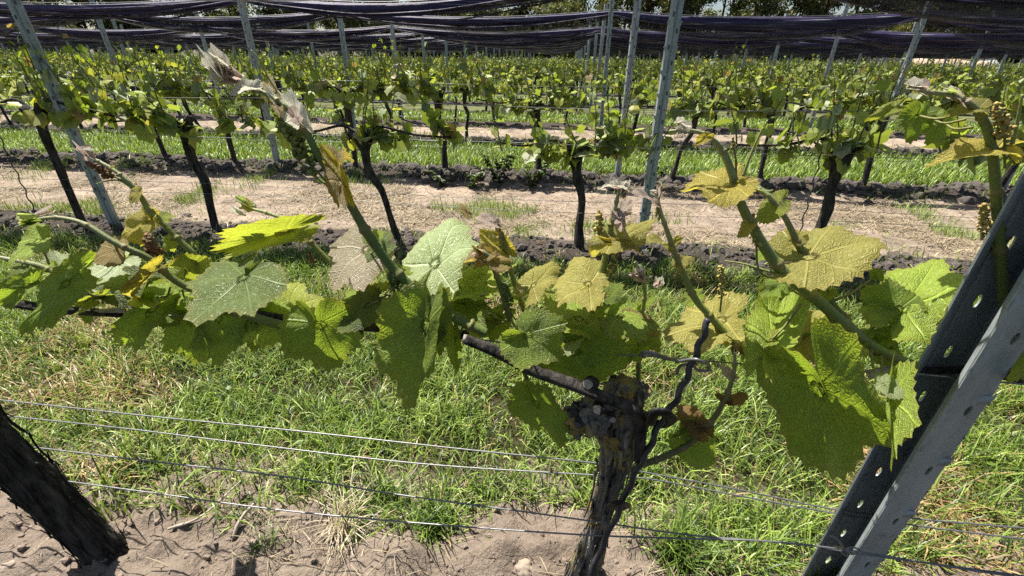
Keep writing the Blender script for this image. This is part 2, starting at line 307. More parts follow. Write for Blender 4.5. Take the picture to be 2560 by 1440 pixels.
def grass_strip(y0, y1, dens, Lr, Wr, xr, label, edge=.12, dry=.12, patch=True, seed=1, ragged=0.):
    rng = np.random.default_rng(seed); n = int((y1 - y0 + .2) * (xr[1] - xr[0]) * dens)
    x = rng.uniform(xr[0], xr[1], n); y = rng.uniform(y0 - .25, y1 + .1, n); f = fbm(x * 2.6, y * 2.6, 3, seed); f2 = fbm(x * 7, y * 7, 2, seed + 5)
    e0 = (np.interp(x, FRONT[:, 0], FRONT[:, 1]) if ragged else y0) + .5 * ragged * (fbm(x * 1.1, 0 * x, 3, seed + 9) - .5) * 1.6
    k = in_view(x, y) & (y > e0 + edge * (f2 - .6) * 2.2) & (y < y1 + edge * (f2 - .6) * 2) & (rng.random(n) < np.clip(.5 + 2.4 * (f2 - .40), .14, 1) if patch else True)
    x, y, f, f2 = x[k], y[k], f[k], f2[k]; n = len(x)
    # a good share of blades springs from shared tufts
    tx = np.round(x / .055) * .055 + .018 * np.sin(x * 91); ty = np.round(y / .055) * .055 + .018 * np.sin(y * 77); tu = rng.random(n) < .5
    x = np.where(tu, tx + rng.normal(0, .009, n), x); y = np.where(tu, ty + rng.normal(0, .009, n), y)
    P = np.stack([x, y, gz(x, y) - .006], 1); L = rng.uniform(*Lr, n) * (.55 + .9 * f) * rng.choice([.6, 1, 1, 1.35], n); W = rng.uniform(*Wr, n)
    m = rng.random(n)[:, None]; C = G1 * (1 - m) + G2 * m; m2 = (rng.random(n) < .36)[:, None]; C = np.where(m2, G3, C); C = np.where((rng.random(n) < .09)[:, None], PALE, C)
    isdry = rng.random(n) < np.clip(dry * (.15 + 9 * np.clip(f - .48, 0, 1)) , 0, .75); C = np.where(isdry[:, None], DRY * rng.uniform(.55, 1.15, n)[:, None], C)
    az = rng.uniform(0, 2 * np.pi, n); lean = np.abs(rng.normal(.35, .3, n)) + isdry * rng.uniform(.4, 1.0, n); bend = rng.uniform(.3, 1.9, n)
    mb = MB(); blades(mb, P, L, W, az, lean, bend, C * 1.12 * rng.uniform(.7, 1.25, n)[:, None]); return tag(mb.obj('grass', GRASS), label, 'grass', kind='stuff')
grass_strip(.55, 2.56, 34000, (.045, .125), (.0019, .0050), (-4.2, 5.2), 'mown green grass filling the alley right behind the front vine row', .05, .34, seed=21, ragged=.10)
grass_strip(2.9, 3.15, 700, (.04, .10), (.003, .006), (-6, 7), 'sparse grass fringe behind the second vine row', .2, .2, seed=22)
grass_strip(5.15, 6.75, 3600, (.07, .17), (.006, .011), (-9.5, 11), 'bright tall grass in the alley behind the third vine row', .1, .03, False, seed=23)
grass_strip(9.3, 10.9, 1000, (.08, .17), (.012, .02), (-16, 18), 'green grass in the alley behind the fifth vine row', .1, .03, False, seed=24)
for q, kk in enumerate((7, 9, 11, 13)):
    grass_strip(rowY(kk) + .25, rowY(kk + 1) - .3, 330 - 50 * q, (.1, .18), (.025, .04), (-1.5 * rowY(kk), 1.7 * rowY(kk)), 'distant grass alley behind the %s vine row' % ('seventh', 'ninth', 'eleventh', 'thirteenth')[q], .1, .03, False, seed=30 + q)
grass_strip(2.52, 2.98, 900, (.04, .12), (.003, .006), (-6, 7), 'sparse grass creeping over the dark soil of the second vine row', .2, .3, seed=25)
grass_strip(4.55, 5.2, 420, (.05, .13), (.004, .008), (-9, 10), 'sparse grass creeping over the dark clods of the third vine row', .2, .2, seed=26)
grass_strip(6.7, 7.3, 260, (.06, .14), (.006, .011), (-12, 13), 'sparse grass creeping over the dark clods of the fourth vine row', .2, .2, seed=27)
def broad_weeds():
    rng = np.random.default_rng(5); mb = MB(); n = 9000; x = rng.uniform(-3.2, 4, n); y = rng.uniform(.7, 2.6, n)
    k = in_view(x, y) & (y > np.interp(x, FRONT[:, 0], FRONT[:, 1]) + .03) & (fbm(x * 4, y * 4, 2, 77) > .5); x, y = x[k], y[k]; n = len(x)
    th = np.arange(6) / 6 * 2 * np.pi; r = rng.uniform(.005, .013, n); az = rng.uniform(0, 6.28, n); tl = rng.normal(0, .5, (n, 2)); z = gz(x, y) + rng.uniform(.01, .06, n)
    lx = r[:, None] * np.cos(th + az[:, None]); ly = r[:, None] * np.sin(th + az[:, None]) * .8
    V = np.stack([x[:, None] + lx, y[:, None] + ly, z[:, None] + lx * tl[:, :1] + ly * tl[:, 1:]], -1)
    b = np.arange(n)[:, None] * 6; Q = np.concatenate([b + np.array([[0, 1, 2, 3]]), b + np.array([[0, 3, 4, 5]])]); m = rng.random(n)[:, None]
    mb.add(V.reshape(-1, 3), Q, None, np.repeat(G1 * 1.0 * (1 - m) + G3 * 1.4 * m, 6, 0)); tag(mb.obj('clover', GRASS), 'low clover and small broad weeds among the front grass', 'weeds', kind='stuff')
broad_weeds()
def straw_strip(y0, y1, n, Lr, wd, xr, label, seed, green=.15):
    rng = np.random.default_rng(seed); x = rng.uniform(xr[0], xr[1], n); y = rng.uniform(y0, y1, n); f = fbm(x * 1.7, y * 1.7, 3, seed)
    k = in_view(x, y) & (rng.random(n) < np.clip(7 * (f - .41), .12, 1)); x, y, f = x[k], y[k], f[k]; n = len(x)
    P = np.stack([x, y, gz(x, y) + rng.uniform(0, .012, n)], 1); m = rng.random(n)[:, None]
    C = np.array((.50, .41, .27)) * (1 - m) + np.array((.13, .10, .075)) * m; gr = (fbm(x * 2.2, y * 2.2, 3, seed + 3) > .50) & (rng.random(n) < green * 4)
    C = np.where(gr[:, None], G1 * (1 - m) + PALE * m, C); lean = np.where(gr, rng.uniform(.2, .9, n), rng.uniform(1.2, 1.65, n))
    mb = MB(); blades(mb, P, rng.uniform(*Lr, n) * np.where(gr, .8, 1), np.full(n, wd) * rng.uniform(.6, 1.3, n), rng.uniform(0, 6.28, n), lean, rng.uniform(-.3, .5, n), C * rng.uniform(.7, 1.15, n)[:, None])
    return tag(mb.obj('straw', STRAW), label, 'straw', kind='stuff')
straw_strip(2.98, 4.72, 110000, (.03, .12), .005, (-6.5, 7.5), 'mown dry straw and small weeds on the bare alley behind the second vine row', 51, .30)
straw_strip(7.2, 8.9, 16000, (.05, .14), .011, (-13, 14), 'dry straw on the pale alley behind the fourth vine row', 52, .12)
straw_strip(.3, 1.02, 3800, (.03, .11), .0018, (-1.6, 1.7), 'thin dry straw strewn on the bare soil under the front vine row', 53, .01)

# clods along the ridges
def clods(k, n, r0, r1, xr, label, seed):
    rng = np.random.default_rng(seed); mb = MB(); y0 = rowY(k)
    for q in range(n):
        x = rng.uniform(*xr); y = y0 + rng.normal(0, .15)
        if k == 1 and y > y0 + .25: continue
        if not in_view(np.array([x]), np.array([y]))[0]: continue
        r = rng.uniform(r0, r1) * rng.choice([.25, .35, .5, .7, 1, 1.4]); v = ICO[0] * (r * (1 + rng.normal(0, .17, (12, 1)))) * (1, 1, .7) + (x, y, float(gz(x, y)) + r * .15)
        mb.add(v, None, ICO[1], (1, 1, 1))
    return tag(mb.obj('soil_clods', CLOD, smooth=False), label, 'soil', kind='stuff')
ball(MB(), (0, 0, 0), 1)
CLOD0, CLOD = CLOD, mat_plain('soil_clod_dry', (.20, .155, .125), .95, 0, .35, 60, .006)
clods(1, 1500, .002, .008, (-1.7, 1.6), 'crumbly soil clods on the bare strip under the front vine row', 61)
CLOD = CLOD0
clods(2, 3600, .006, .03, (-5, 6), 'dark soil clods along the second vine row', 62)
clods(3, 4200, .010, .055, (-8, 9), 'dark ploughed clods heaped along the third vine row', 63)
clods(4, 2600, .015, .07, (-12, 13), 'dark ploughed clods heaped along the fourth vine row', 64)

# ------------------------------------------------------------------ grape leaf
KEY = np.array([(0, 1.0), (14, .90), (27, .72), (40, .80), (52, .93), (64, .78), (80, .63), (96, .66), (108, .72), (125, .60), (145, .56), (160, .50), (170, .34), (180, .06)], float)
RAYS = np.radians([0, 52, 108])
def leaf_r(th, teeth=True, lob=1.0):
    a = np.abs(np.degrees(np.arctan2(np.sin(th), np.cos(th)))); r = np.interp(a, KEY[:, 0], KEY[:, 1])
    r = r * lob + (1 - lob) * np.interp(a, [0, 30, 60, 110, 150, 170, 180], [1, .86, .80, .66, .55, .36, .06])
    return r
def leaf_mesh(mb, J, U, W, N, fold=.15, droop=.15, cup=0., wave=.04, tint=(.1, .17, .03), na=120, nr=12, seed=0, right=1.0, mat=0, curl=0., tooth_amp=.13, lob=None):
    "a toothed, lobed vine leaf: J petiole junction, U midrib vector, W half-width vector, N unit normal"
    rng = np.random.default_rng(seed); L = U.length
    th = np.linspace(-np.pi, np.pi, na, endpoint=False); R = leaf_r(th, lob=rng.uniform(.2, .8) if lob is None else lob)
    tooth = np.tile([0, .45, 1.0, .35], na // 4); R = R * (1 + tooth_amp * (tooth - .45) * np.clip(R * 2.2 - .3, .15, 1) + .035 * np.sin(th * 5 + rng.random() * 6))
    rr = np.linspace(0, 1, nr + 1)[1:] ** .85
    u = (rr[:, None] * R * np.cos(th)).ravel(); v = (rr[:, None] * R * np.sin(th)).ravel(); r = np.repeat(rr, na); t_ = np.tile(th, nr)
    a = np.abs(t_); di = np.abs(a[:, None] - RAYS[None]); near = RAYS[di.argmin(1)]; rad = np.hypot(u, v)
    s = rad * np.cos(a - near); t = rad * np.abs(np.sin(a - near)) 
    ph = rng.random(3) * 6.28
    z = fold * np.abs(v) ** 1.15 - droop * np.maximum(u, -.2) ** 2 * np.sign(u + .2) - droop * .5 * v * v + cup * rad ** 2 + wave * r ** 2 * (np.sin(t_ * 3 + ph[0]) + .6 * np.sin(t_ * 5 + ph[1])) \
        + .05 * np.minimum(t * 2.2, .12) + curl * np.maximum(rad - .55, 0) ** 2 * 2.5 + .032 * np.sin(u * 8 + ph[2]) * np.cos(v * 7 + ph[0]) + .05 * np.sin(t_ * 2 + ph[2]) * r ** 1.5
    v = np.where(v > 0, v * right, v)
    u = np.concatenate([[0], u]); v = np.concatenate([[0], v]); z = np.concatenate([[0], z]); s = np.concatenate([[0], s]); t = np.concatenate([[0], t]); r = np.concatenate([[0], r])
    P = np.array(J) + np.outer(u, U) + np.outer(v / .78, W) + np.outer(z * L, N)
    i = 1 + np.arange(nr - 1)[:, None] * na; j = np.arange(na)[None]; k = (j + 1) % na
    Q = np.stack([i + j, i + k, i + na + k, i + na + j], -1).reshape(-1, 4); T = [(0, 1 + (q + 1) % na, 1 + q)[::-1] for q in range(na)]
    mb.add(P, Q, T, tint, mat, np.stack([s, t + 1e-4, r], 1))

TI = dict(g=(.20, .27, .048), d=(.20, .28, .045), y=(.34, .385, .07), o=(.48, .40, .09), b=(.34, .25, .11), p=(.64, .53, .46), k=(.42, .50, .27), t=(.38, .345, .10), s=(.46, .52, .34), h=(.29, .385, .06), r=(.22, .13, .06), w=(.72, .72, .60), m=(.125, .175, .055), q=(.38, .32, .25))
Y1 = ROW0

# ------------------------------------------------------------------ front row: vines built in full
VINE = empty('grapevine', at(1455, 1450, Y1), 'old grapevine with knobbly pruned head and lichen on its trunk, in front of the camera', 'grapevine', 'grapevines in the rows')
VINEL = empty('grapevine', at(320, 1450, Y1 - .09), 'thick dark leaning vine trunk at the bottom left corner', 'grapevine', 'grapevines in the rows')
VINER = empty('grapevine', at(2760, 1450, Y1 + .12), 'grapevine beyond the big steel post whose tall curved shoot rises at the right edge', 'grapevine', 'grapevines in the rows')
bpy.context.view_layer.update()
def under(o, parent, root):
    "parent a mesh built in world coordinates to a thing standing at root"
    o.data.transform(Matrix.Translation(-root.location)) if parent is root else o.data.transform(Matrix.Translation(-root.location))
    o.parent = parent; return o
def pxr(p, r): return r * depth(p) / FPX

def bark_trunk(root, pts, Y, mat, name='trunk', seed=0, sides=56, n=120, amp=.16, dy=None):
    P = [at(a, b, Y + (dy[q] if dy else 0)) for q, (a, b, r) in enumerate(pts)]; R = [pxr(P[q], p[2]) * .75 for q, p in enumerate(pts)]
    S = spline([tuple(p) for p in P], n); Rr = np.interp(np.linspace(0, 1, n), np.linspace(0, 1, len(R)), R)
    def rough(i, th):
        zz = i / n * 9
        a = th + .35 * np.sin(zz * .9 + seed); x = np.cos(a) * 5 + seed * 3; y = np.sin(a) * 5
        ridg = fbm(x + zz * .25, y + 20, 3, seed) ; rid2 = np.abs(fbm(x * 2.4 + 7, y * 2.4 + zz * .35, 3, seed + 2) - .45)
        lump = fbm(zz * .9 + 0 * th, th * 0 + seed, 2, seed + 4)
        return 1 + amp * 2.2 * (ridg - .45) + amp * 2.0 * (rid2 - .1) + .25 * (lump - .4) + .05 * np.sin(th * 11 + zz * 3)
    mb = MB(); tube(mb, S, Rr, sides, rough=rough)
    # loose bark strips
    rng = np.random.default_rng(seed)
    for q in range(70):
        i0 = rng.integers(4, n - 30); ln = rng.integers(8, 24); th = rng.uniform(0, 6.28); seg = S[i0:i0 + ln]; rr = Rr[i0:i0 + ln]
        off = np.stack([np.cos(th) * rr * 1.1, np.sin(th) * rr * 1.1, 0 * rr], 1) * (1 + .18 * np.linspace(-1, 1, ln)[:, None] ** 2)
        tube(mb, seg + off, rr * rng.uniform(.05, .12), 5, flat=.35)
    o = mb.obj(name, mat); return under(o, root, root), S, Rr
trunk, TS, TR = bark_trunk(VINE, [(1440, 1500, 60), (1455, 1440, 50), (1482, 1360, 38), (1500, 1284, 37), (1528, 1192, 43), (1548, 1110, 58), (1540, 1045, 72), (1560, 990, 56), (1570, 955, 34)], Y1, BARKL, seed=3)
def blob(mb, c, r, seed, sq=(1, 1, 1), n=26):
    th = np.linspace(0, np.pi, n)[:, None]; ph = np.linspace(0, 2 * np.pi, 2 * n, endpoint=False)[None]
    d = np.stack([np.sin(th) * np.cos(ph), np.sin(th) * np.sin(ph), np.cos(th) + 0 * ph], -1)
    k = 1 + .95 * (fbm(d[..., 0] * 3 + 9, d[..., 1] * 3 + d[..., 2] * 3 + seed, 4, seed) - .45) + .5 * np.abs(fbm(d[..., 0] * 8 + 3, d[..., 1] * 8 - d[..., 2] * 7, 2, seed + 1) - .4)
    V = np.asarray(c) + d * (r * k)[..., None] * np.asarray(sq); m = 2 * n
    i = np.arange(n - 1)[:, None] * m; j = np.arange(m)[None]; q = (j + 1) % m
    mb.add(V.reshape(-1, 3), np.stack([i + j, i + m + j, i + m + q, i + q], -1).reshape(-1, 4))
mb = MB()
for (x, y, r, dy, s) in ((1446, 1040, 34, -.02, 1), (1440, 1068, 24, -.025, 7), (1490, 1040, 46, -.025, 2), (1530, 1012, 46, -.01, 3), (1575, 985, 36, .02, 4), (1545, 968, 30, .03, 5), (1598, 975, 22, .02, 9), (1590, 1050, 30, 0, 6)):
    p = at(x, y, Y1 + dy); blob(mb, p, pxr(p, r), s)
under(mb.obj('head', BARKL), VINE, VINE)
def stub(x, y, r, dy, dirn, root=VINE):
    p = at(x, y, Y1 + dy); rr = pxr(p, r); d = Vector(dirn).normalized(); mb = MB(); tube(mb, [p - d * rr * 2.6, p - d * rr, p], [rr * 1.25, rr * 1.1, rr], 14, cap=True, rough=lambda i, t: 1 + .1 * np.sin(t * 3 + x) + .05 * np.sin(t * 7))
    st = under(mb.obj('pruned_stub', BARK), root, root)
    m2 = MB(); a = d.orthogonal().normalized(); b = d.cross(a); th = np.linspace(0, 2 * np.pi, 14, endpoint=False)
    V = [p + d * .0015] + [p + d * .0015 + (a * math.cos(t) + b * math.sin(t)) * rr * (.84 + .08 * math.sin(t * 3 + x)) for t in th]
    m2.add([tuple(v) for v in V], None, [(0, 1 + q, 1 + (q + 1) % 14) for q in range(14)]); c = under(m2.obj('cut_face', CUT if x > 1460 else OLDCUT), st, root); return st
for s in ((1493, 1026, 11, -.085, (-.2, -1, .25)), (1531, 1049, 9, -.085, (.1, -1, .2)), (1444, 1062, 12, -.055, (-.6, -1, .1)), (1470, 961, 15, -.06, (-.35, -.8, .5)), (1424, 1036, 9, -.045, (-.9, -.7, .2))): stub(*s)

def cane(root, pts, Y, mat, name='cane', n=60, sides=12, seed=1, dy=None):
    P = [at(a, b, Y + (dy[q] if dy else 0)) for q, (a, b, r) in enumerate(pts)]; R = [pxr(P[q], p[2]) for q, p in enumerate(pts)]
    S = spline([tuple(p) for p in P], n); Rr = np.interp(np.linspace(0, 1, n), np.linspace(0, 1, len(R)), R)
    mb = MB(); tube(mb, S, Rr, sides, rough=lambda i, th: 1 + .10 * np.sin(th * 4 + i * .05 + seed) + .10 * (fbm(i * .12 + 0 * th, th * 1.5, 2, seed) - .45) + .05 * np.sin(th * 9))
    return under(mb.obj(name, mat), root, root)
cane(VINE, [(1163, 848, 14), (1240, 880, 16), (1330, 925, 16), (1440, 965, 16), (1520, 998, 14), (1580, 1022, 15), (1603, 1070, 15), (1596, 1150, 12)], Y1 - .05, BARK, 'cane', dy=[0, 0, 0, -.005, -.02, -.025, -.015, 0])
mb = MB(); p = at(1161, 847, Y1 - .05); rr = pxr(p, 12)
tube(mb, [p + Vector((.004, 0, -.001)), p - Vector((.002, 0, 0))], [rr, rr * .95], 14); under(mb.obj('cut_face', CUT), VINE, VINE)
# the older wood laid along the fruiting wire, mostly under leaves
cane(VINE, [(1170, 838, 13), (1060, 832, 12), (910, 815, 12), (720, 800, 12), (560, 770, 11)], Y1 + .01, STEM if False else BARK, 'cane', seed=2)
lt, _, _ = bark_trunk(VINEL, [(350, 1495, 66), (312, 1435, 52), (272, 1390, 48), (205, 1325, 48), (130, 1250, 52), (50, 1168, 56), (-35, 1078, 54), (-110, 995, 54), (-175, 905, 56), (-210, 800, 60)], Y1 - .09, BARK, seed=8, amp=.2)
cane(VINEL, [(-210, 800, 24), (-150, 740, 18), (-40, 745, 14), (120, 772, 11), (300, 785, 9)], Y1 - .02, BARK, seed=6, dy=[-.07, -.04, -.01, 0, 0])
bark_trunk(VINER, [(2770, 1500, 60), (2740, 1380, 50), (2720, 1230, 48), (2700, 1100, 55), (2690, 1010, 60)], Y1 + .12, BARK, seed=12, n=70)
cane(VINER, [(2690, 1010, 20), (2600, 955, 16), (2520, 940, 12), (2440, 925, 11), (2300, 928, 9)], Y1 + .06, BARK, seed=5)

SHOOTS = {}
STC = (.19, .22, .05); STD = (.12, .145, .035); STP = (.32, .33, .19)
def shoot(key, root, pts, c0=STC, c1=STP, dy=None, base_dy=0., name='shoot', nodes=True):
    n = 20 * len(pts); P = [at(a, b, Y1 + base_dy + (dy[q] if dy else 0)) for q, (a, b, r) in enumerate(pts)]; R = [pxr(P[q], p[2]) * .88 for q, p in enumerate(pts)]
    S = spline([tuple(p) for p in P], n); t = np.linspace(0, 1, n); Rr = np.interp(t, np.linspace(0, 1, len(R)), R)
    if nodes: Rr = Rr * (1 + .38 * np.exp(-((((t * len(pts) * .75) % 1) - .5) / .05) ** 2))
    mb = MB(); tube(mb, S, Rr, 12, rough=lambda i, th: 1 + .07 * np.sin(th * 4 + i * .02))
    mixv = np.clip((t - .55) / .45, 0, 1)[:, None]; C = np.array(c0) * (1 - mixv) + np.array(c1) * mixv; nd = np.exp(-((((t * len(pts) * .75) % 1) - .5) / .09) ** 2)[:, None] * .45; C = C * (1 - nd) + np.array((.24, .16, .06)) * nd
    C = C * (1 + .35 * (fbm(t * 14, t * 0, 2, len(pts)) - .45))[:, None]
    C = np.vstack([np.repeat(C, 12, 0), C[:1], C[-1:]]); mb.C = [C.astype(np.float32)]
    o = under(mb.obj(name, STEM), root, root); SHOOTS[key] = (o, root, S); return o
D_ = -.03
shoot('main', VINE, [(1215, 832, 15), (1150, 800, 15), (1075, 752, 14), (1000, 690, 14), (930, 602, 14), (868, 498, 13), (800, 395, 11), (748, 300, 10), (690, 250, 8), (640, 222, 6), (590, 195, 5), (545, 170, 4)], dy=[-.02] * 12, c0=(.10, .15, .03))
shoot('left_long', VINE, [(905, 838, 12), (800, 828, 13), (700, 812, 13), (600, 780, 12), (510, 737, 11), (440, 702, 10), (370, 645, 9), (290, 608, 8), (215, 562, 7), (150, 545, 6), (90, 550, 5), (40, 568, 3)], dy=[0, 0, -.01, -.02, -.03, -.04, -.05, -.06, -.06, -.06, -.06, -.06], c0=STD)
shoot('left_steep', VINE, [(520, 690, 9), (480, 632, 9), (430, 582, 8), (372, 522, 8), (345, 482, 7), (310, 445, 6), (268, 415, 5), (215, 388, 4)], dy=[.03] * 8)
shoot('mid_thin', VINE, [(860, 690, 7), (810, 640, 7), (760, 590, 7), (715, 552, 6), (660, 530, 5), (600, 518, 4)], dy=[.09] * 6)
shoot('left_low', VINEL, [(260, 740, 9), (195, 718, 9), (160, 695, 8), (110, 668, 7), (60, 655, 6), (-20, 640, 5)], dy=[-.03] * 6, c0=STD)
shoot('centre_bronze', VINE, [(1320, 800, 7), (1290, 720, 7), (1270, 650, 6), (1258, 600, 5), (1245, 570, 4)], dy=[.06] * 5)
shoot('centre_short', VINE, [(1275, 800, 8), (1255, 730, 8), (1235, 670, 8), (1215, 635, 6), (1195, 625, 4)], dy=[.02] * 5, c0=STD)
shoot('upright_tan', VINE, [(1480, 790, 11), (1490, 730, 10), (1508, 670, 10), (1520, 610, 9), (1528, 560, 8), (1540, 510, 6), (1550, 470, 4)], dy=[.05] * 7)
shoot('thin_right', VINE, [(1985, 945, 12), (1900, 905, 12), (1830, 850, 11), (1770, 785, 9), (1735, 742, 9), (1700, 665, 8), (1672, 590, 7), (1652, 530, 5), (1640, 480, 4)], dy=[0] * 9)
shoot('right_big', VINE, [(2290, 915, 12), (2190, 870, 13), (2100, 800, 14), (2030, 738, 15), (1958, 680, 15), (1900, 600, 14), (1855, 515, 12), (1832, 440, 11), (1805, 375, 9), (1765, 338, 7), (1715, 325, 5), (1675, 328, 3)], dy=[-.01] * 12, c0=(.15, .19, .05))
shoot('right_second', VINE, [(2240, 905, 13), (2160, 850, 12), (2085, 770, 12), (2035, 690, 11), (1995, 610, 9), (1960, 540, 7), (1915, 485, 6), (1870, 462, 4)], dy=[.05] * 8, c0=STD)
shoot('far_right', VINER, [(2530, 930, 14), (2510, 740, 14), (2498, 600, 13), (2490, 480, 13), (2482, 390, 12), (2465, 315, 11), (2430, 265, 9), (2380, 238, 7), (2320, 230, 6), (2268, 218, 4)], dy=[.06] * 10, c0=(.14, .18, .05))
shoot('water', VINE, [(1610, 1160, 9), (1665, 1140, 9), (1725, 1108, 8), (1785, 1045, 8), (1820, 980, 7), (1836, 920, 5), (1836, 880, 4)], dy=[-.03] * 7, c0=(.12, .12, .045))
shoot('young_pink', VINE, [(1595, 960, 7), (1598, 880, 6), (1603, 800, 6), (1612, 735, 5), (1605, 690, 4), (1588, 655, 3)], dy=[.06] * 6, c0=STC)
shoot('spur_under', VINE, [(1300, 905, 7), (1318, 950, 6), (1335, 1000, 5)], dy=[-.02] * 3, c0=STD)

def near_on(key, p):
    S = SHOOTS[key][2]; d = ((S - np.array(p)) ** 2).sum(1); return Vector(S[d.argmin()])
LSEED = [100]
def leaf(key, J, T, W=None, h=.5, dy=0., tint='g', fold=None, droop=.12, cup=None, wave=None, ev=0., pet=True, right=1.0, w=.7, name='leaf', curl=None, label=None, lob=None):
    o, root, S = SHOOTS[key]; LSEED[0] += 1; rr_ = np.random.default_rng(LSEED[0] + 999)
    fold = rr_.uniform(.0, .3) if fold is None else fold + rr_.uniform(-.03, .08); cup = rr_.uniform(-.12, .14) if cup is None else cup; wave = rr_.uniform(.05, .11) if wave is None else wave * 1.3; curl = rr_.uniform(-.55, .35) if curl is None else curl; droop = droop + rr_.uniform(-.08, .16)
    if tint not in 'dyom' and name == 'leaf' and (abs(T[0] - J[0]) + abs(T[1] - J[1])) > 60: h = .42 + .62 * h
    dx, dyp = T[0] - J[0], T[1] - J[1]
    if W is None: W = (-dyp * w, dx * w)
    K = .00135
    Yj = Y1 + dy; p = at(*J, Yj); q = at(*T, Yj - dyp * K * h); s = at(J[0] + W[0], J[1] + W[1], Yj - W[1] * K * h + ev)
    U = q - p; Wv = s - p; N = U.cross(Wv).normalized()
    if N.z < 0: N = -N
    c = np.array(TI[tint]) * np.random.default_rng(LSEED[0]).uniform(.88, 1.12)
    mb = MB(); big = (abs(dx) + abs(dyp)) > 45
    leaf_mesh(mb, p, U, Wv, N, fold, droop, cup, wave, tuple(c), 120 if big else 64, 13 if big else 8, LSEED[0], right, 0, curl, .03 if name == 'young_leaf' else rr_.uniform(.075, .125), lob)
    if pet:
        e = near_on(key, p); d = e - p
        if d.length < .09:
            mid = p * .5 + e * .5 - Vector((0, 0, .12)) * d.length; tube(mb, spline([tuple(p), tuple(mid), tuple(e)], 8), np.linspace(.0015, .0024, 8), 7, (.17, .17, .05), 1)
        else:
            e = p + (e - p).normalized() * .07; mid = p * .5 + e * .5 - Vector((0, 0, .008)); tube(mb, spline([tuple(p), tuple(mid), tuple(e)], 8), np.linspace(.0013, .002, 8), 7, (.17, .17, .05), 1)
    ob = under(mb.obj(name, [YOUNG if tint in 'wp' else LEAF, STEM]), o, root)
    if label: ob['label'] = label
    return ob
L = leaf
# --- left part of the front row
L('left_long', (612, 692), (476, 802), (98, 42), .75, -.06, 'm', .05, .1, wave=.03)
L('mid_thin', (718, 578), (510, 634), (12, 34), .15, .07, 'y', .35, .05)
L('mid_thin', (715, 575), (690, 548), (34, -6), .3, .07, 'o', .1, .1)
L('left_steep', (364, 556), (290, 607), (26, 30), .3, .02, 'o', .15, .1)
L('left_long', (292, 625), (226, 650), (12, 34), .2, -.05, 'b', .2, .1)
L('left_low', (97, 602), (6, 652), (18, 30), .3, -.06, 'h', .15, .1)
L('left_low', (74, 712), (-40, 765), (14, 36), .2, -.07, 'd', .1, .1)
L('left_low', (174, 706), (14, 846), (32, 38), .25, -.09, 'd', .1, .15)
L('left_low', (168, 688), (45, 672), (12, -42), 1.0, .05, 's', .1, .1)
L('left_long', (305, 652), (214, 692), (20, 36), 1.0, .06, 's', .1, .1)
L('left_long', (376, 684), (273, 767), (12, 20), .1, -.06, 'o', .2, .1)
L('left_long', (252, 744), (180, 783), (8, 16), .1, -.03, 'y', .2, .1)
L('left_long', (338, 716), (162, 742), (8, 34), .8, 0, 'm', .1, .1)
L('left_long', (402, 742), (344, 792), (52, 14), .85, .0, 'h', .1, .0, cup=.35)
L('left_long', (372, 782), (284, 884), (38, 36), .0, -.0, 'd', .1, .1)
L('left_long', (466, 675), (556, 697), (-10, 36), -.2, .02, 'y', .1, .2, wave=.1)
L('left_long', (478, 800), (500, 908), (68, -4), .0, .03, 'd', .08, .1)
L('left_long', (545, 792), (555, 905), (78, -6), -.05, -.0, 'd', .08, .1)
L('left_long', (716, 786), (742, 694), (68, 18), .5, .05, 'y', .12, .1)
L('left_long', (690, 798), (565, 832), (26, 50), .35, .02, 'h', .1, .1)
L('left_long', (800, 808), (832, 926), (108, -18), .05, -.04, 'd', .06, .1)
L('left_long', (640, 735), (575, 760), (30, 30), .7, .06, 'h', .1, .1)
L('left_long', (600, 770), (660, 820), (-30, 30), .6, .05, 'h', .1, .1)
# --- main shoot
L('main', (918, 622), (808, 700), (50, 58), .55, .05, 'q', .05, .15)
L('main', (945, 632), (974, 578), (32, 14), .5, .03, 'm', .1, .1)
L('main', (922, 762), (846, 828), (30, 36), .3, -.03, 'm', .1, .1)
L('main', (925, 748), (980, 702), (14, 22), .1, -.01, 'y', .1, .1)
L('main', (1086, 662), (1158, 516), (82, 40), .55, .05, 'k', .04, .08, wave=.03)
L('main', (1070, 808), (1032, 1022), (138, 2), .22, -.07, 'd', .05, .0, wave=.04, right=.3, curl=0, cup=0, lob=.75)
L('main', (1078, 812), (1118, 716), (44, 22), .15, -.06, 'm', .1, .05)
L('main', (1088, 806), (1102, 892), (30, 4), .0, -.05, 'g', .1, .1)
L('main', (852, 458), (848, 336), (26, 8), .25, -.03, 'b', .4, .0)
L('main', (866, 466), (812, 362), (18, -10), .2, -.03, 'o', .3, .0)
L('main', (744, 302), (696, 236), (30, -12), .3, -.03, 'w', .25, .05)
L('main', (690, 252), (656, 166), (16, -6), .25, -.01, 'b', .25, .05)
L('main', (628, 222), (566, 228), (6, -16), .3, -.04, 'w', .3, .1)
L('main', (745, 300), (735, 262), (20, 0), .3, -.04, 'p', .2, .1, pet=False)
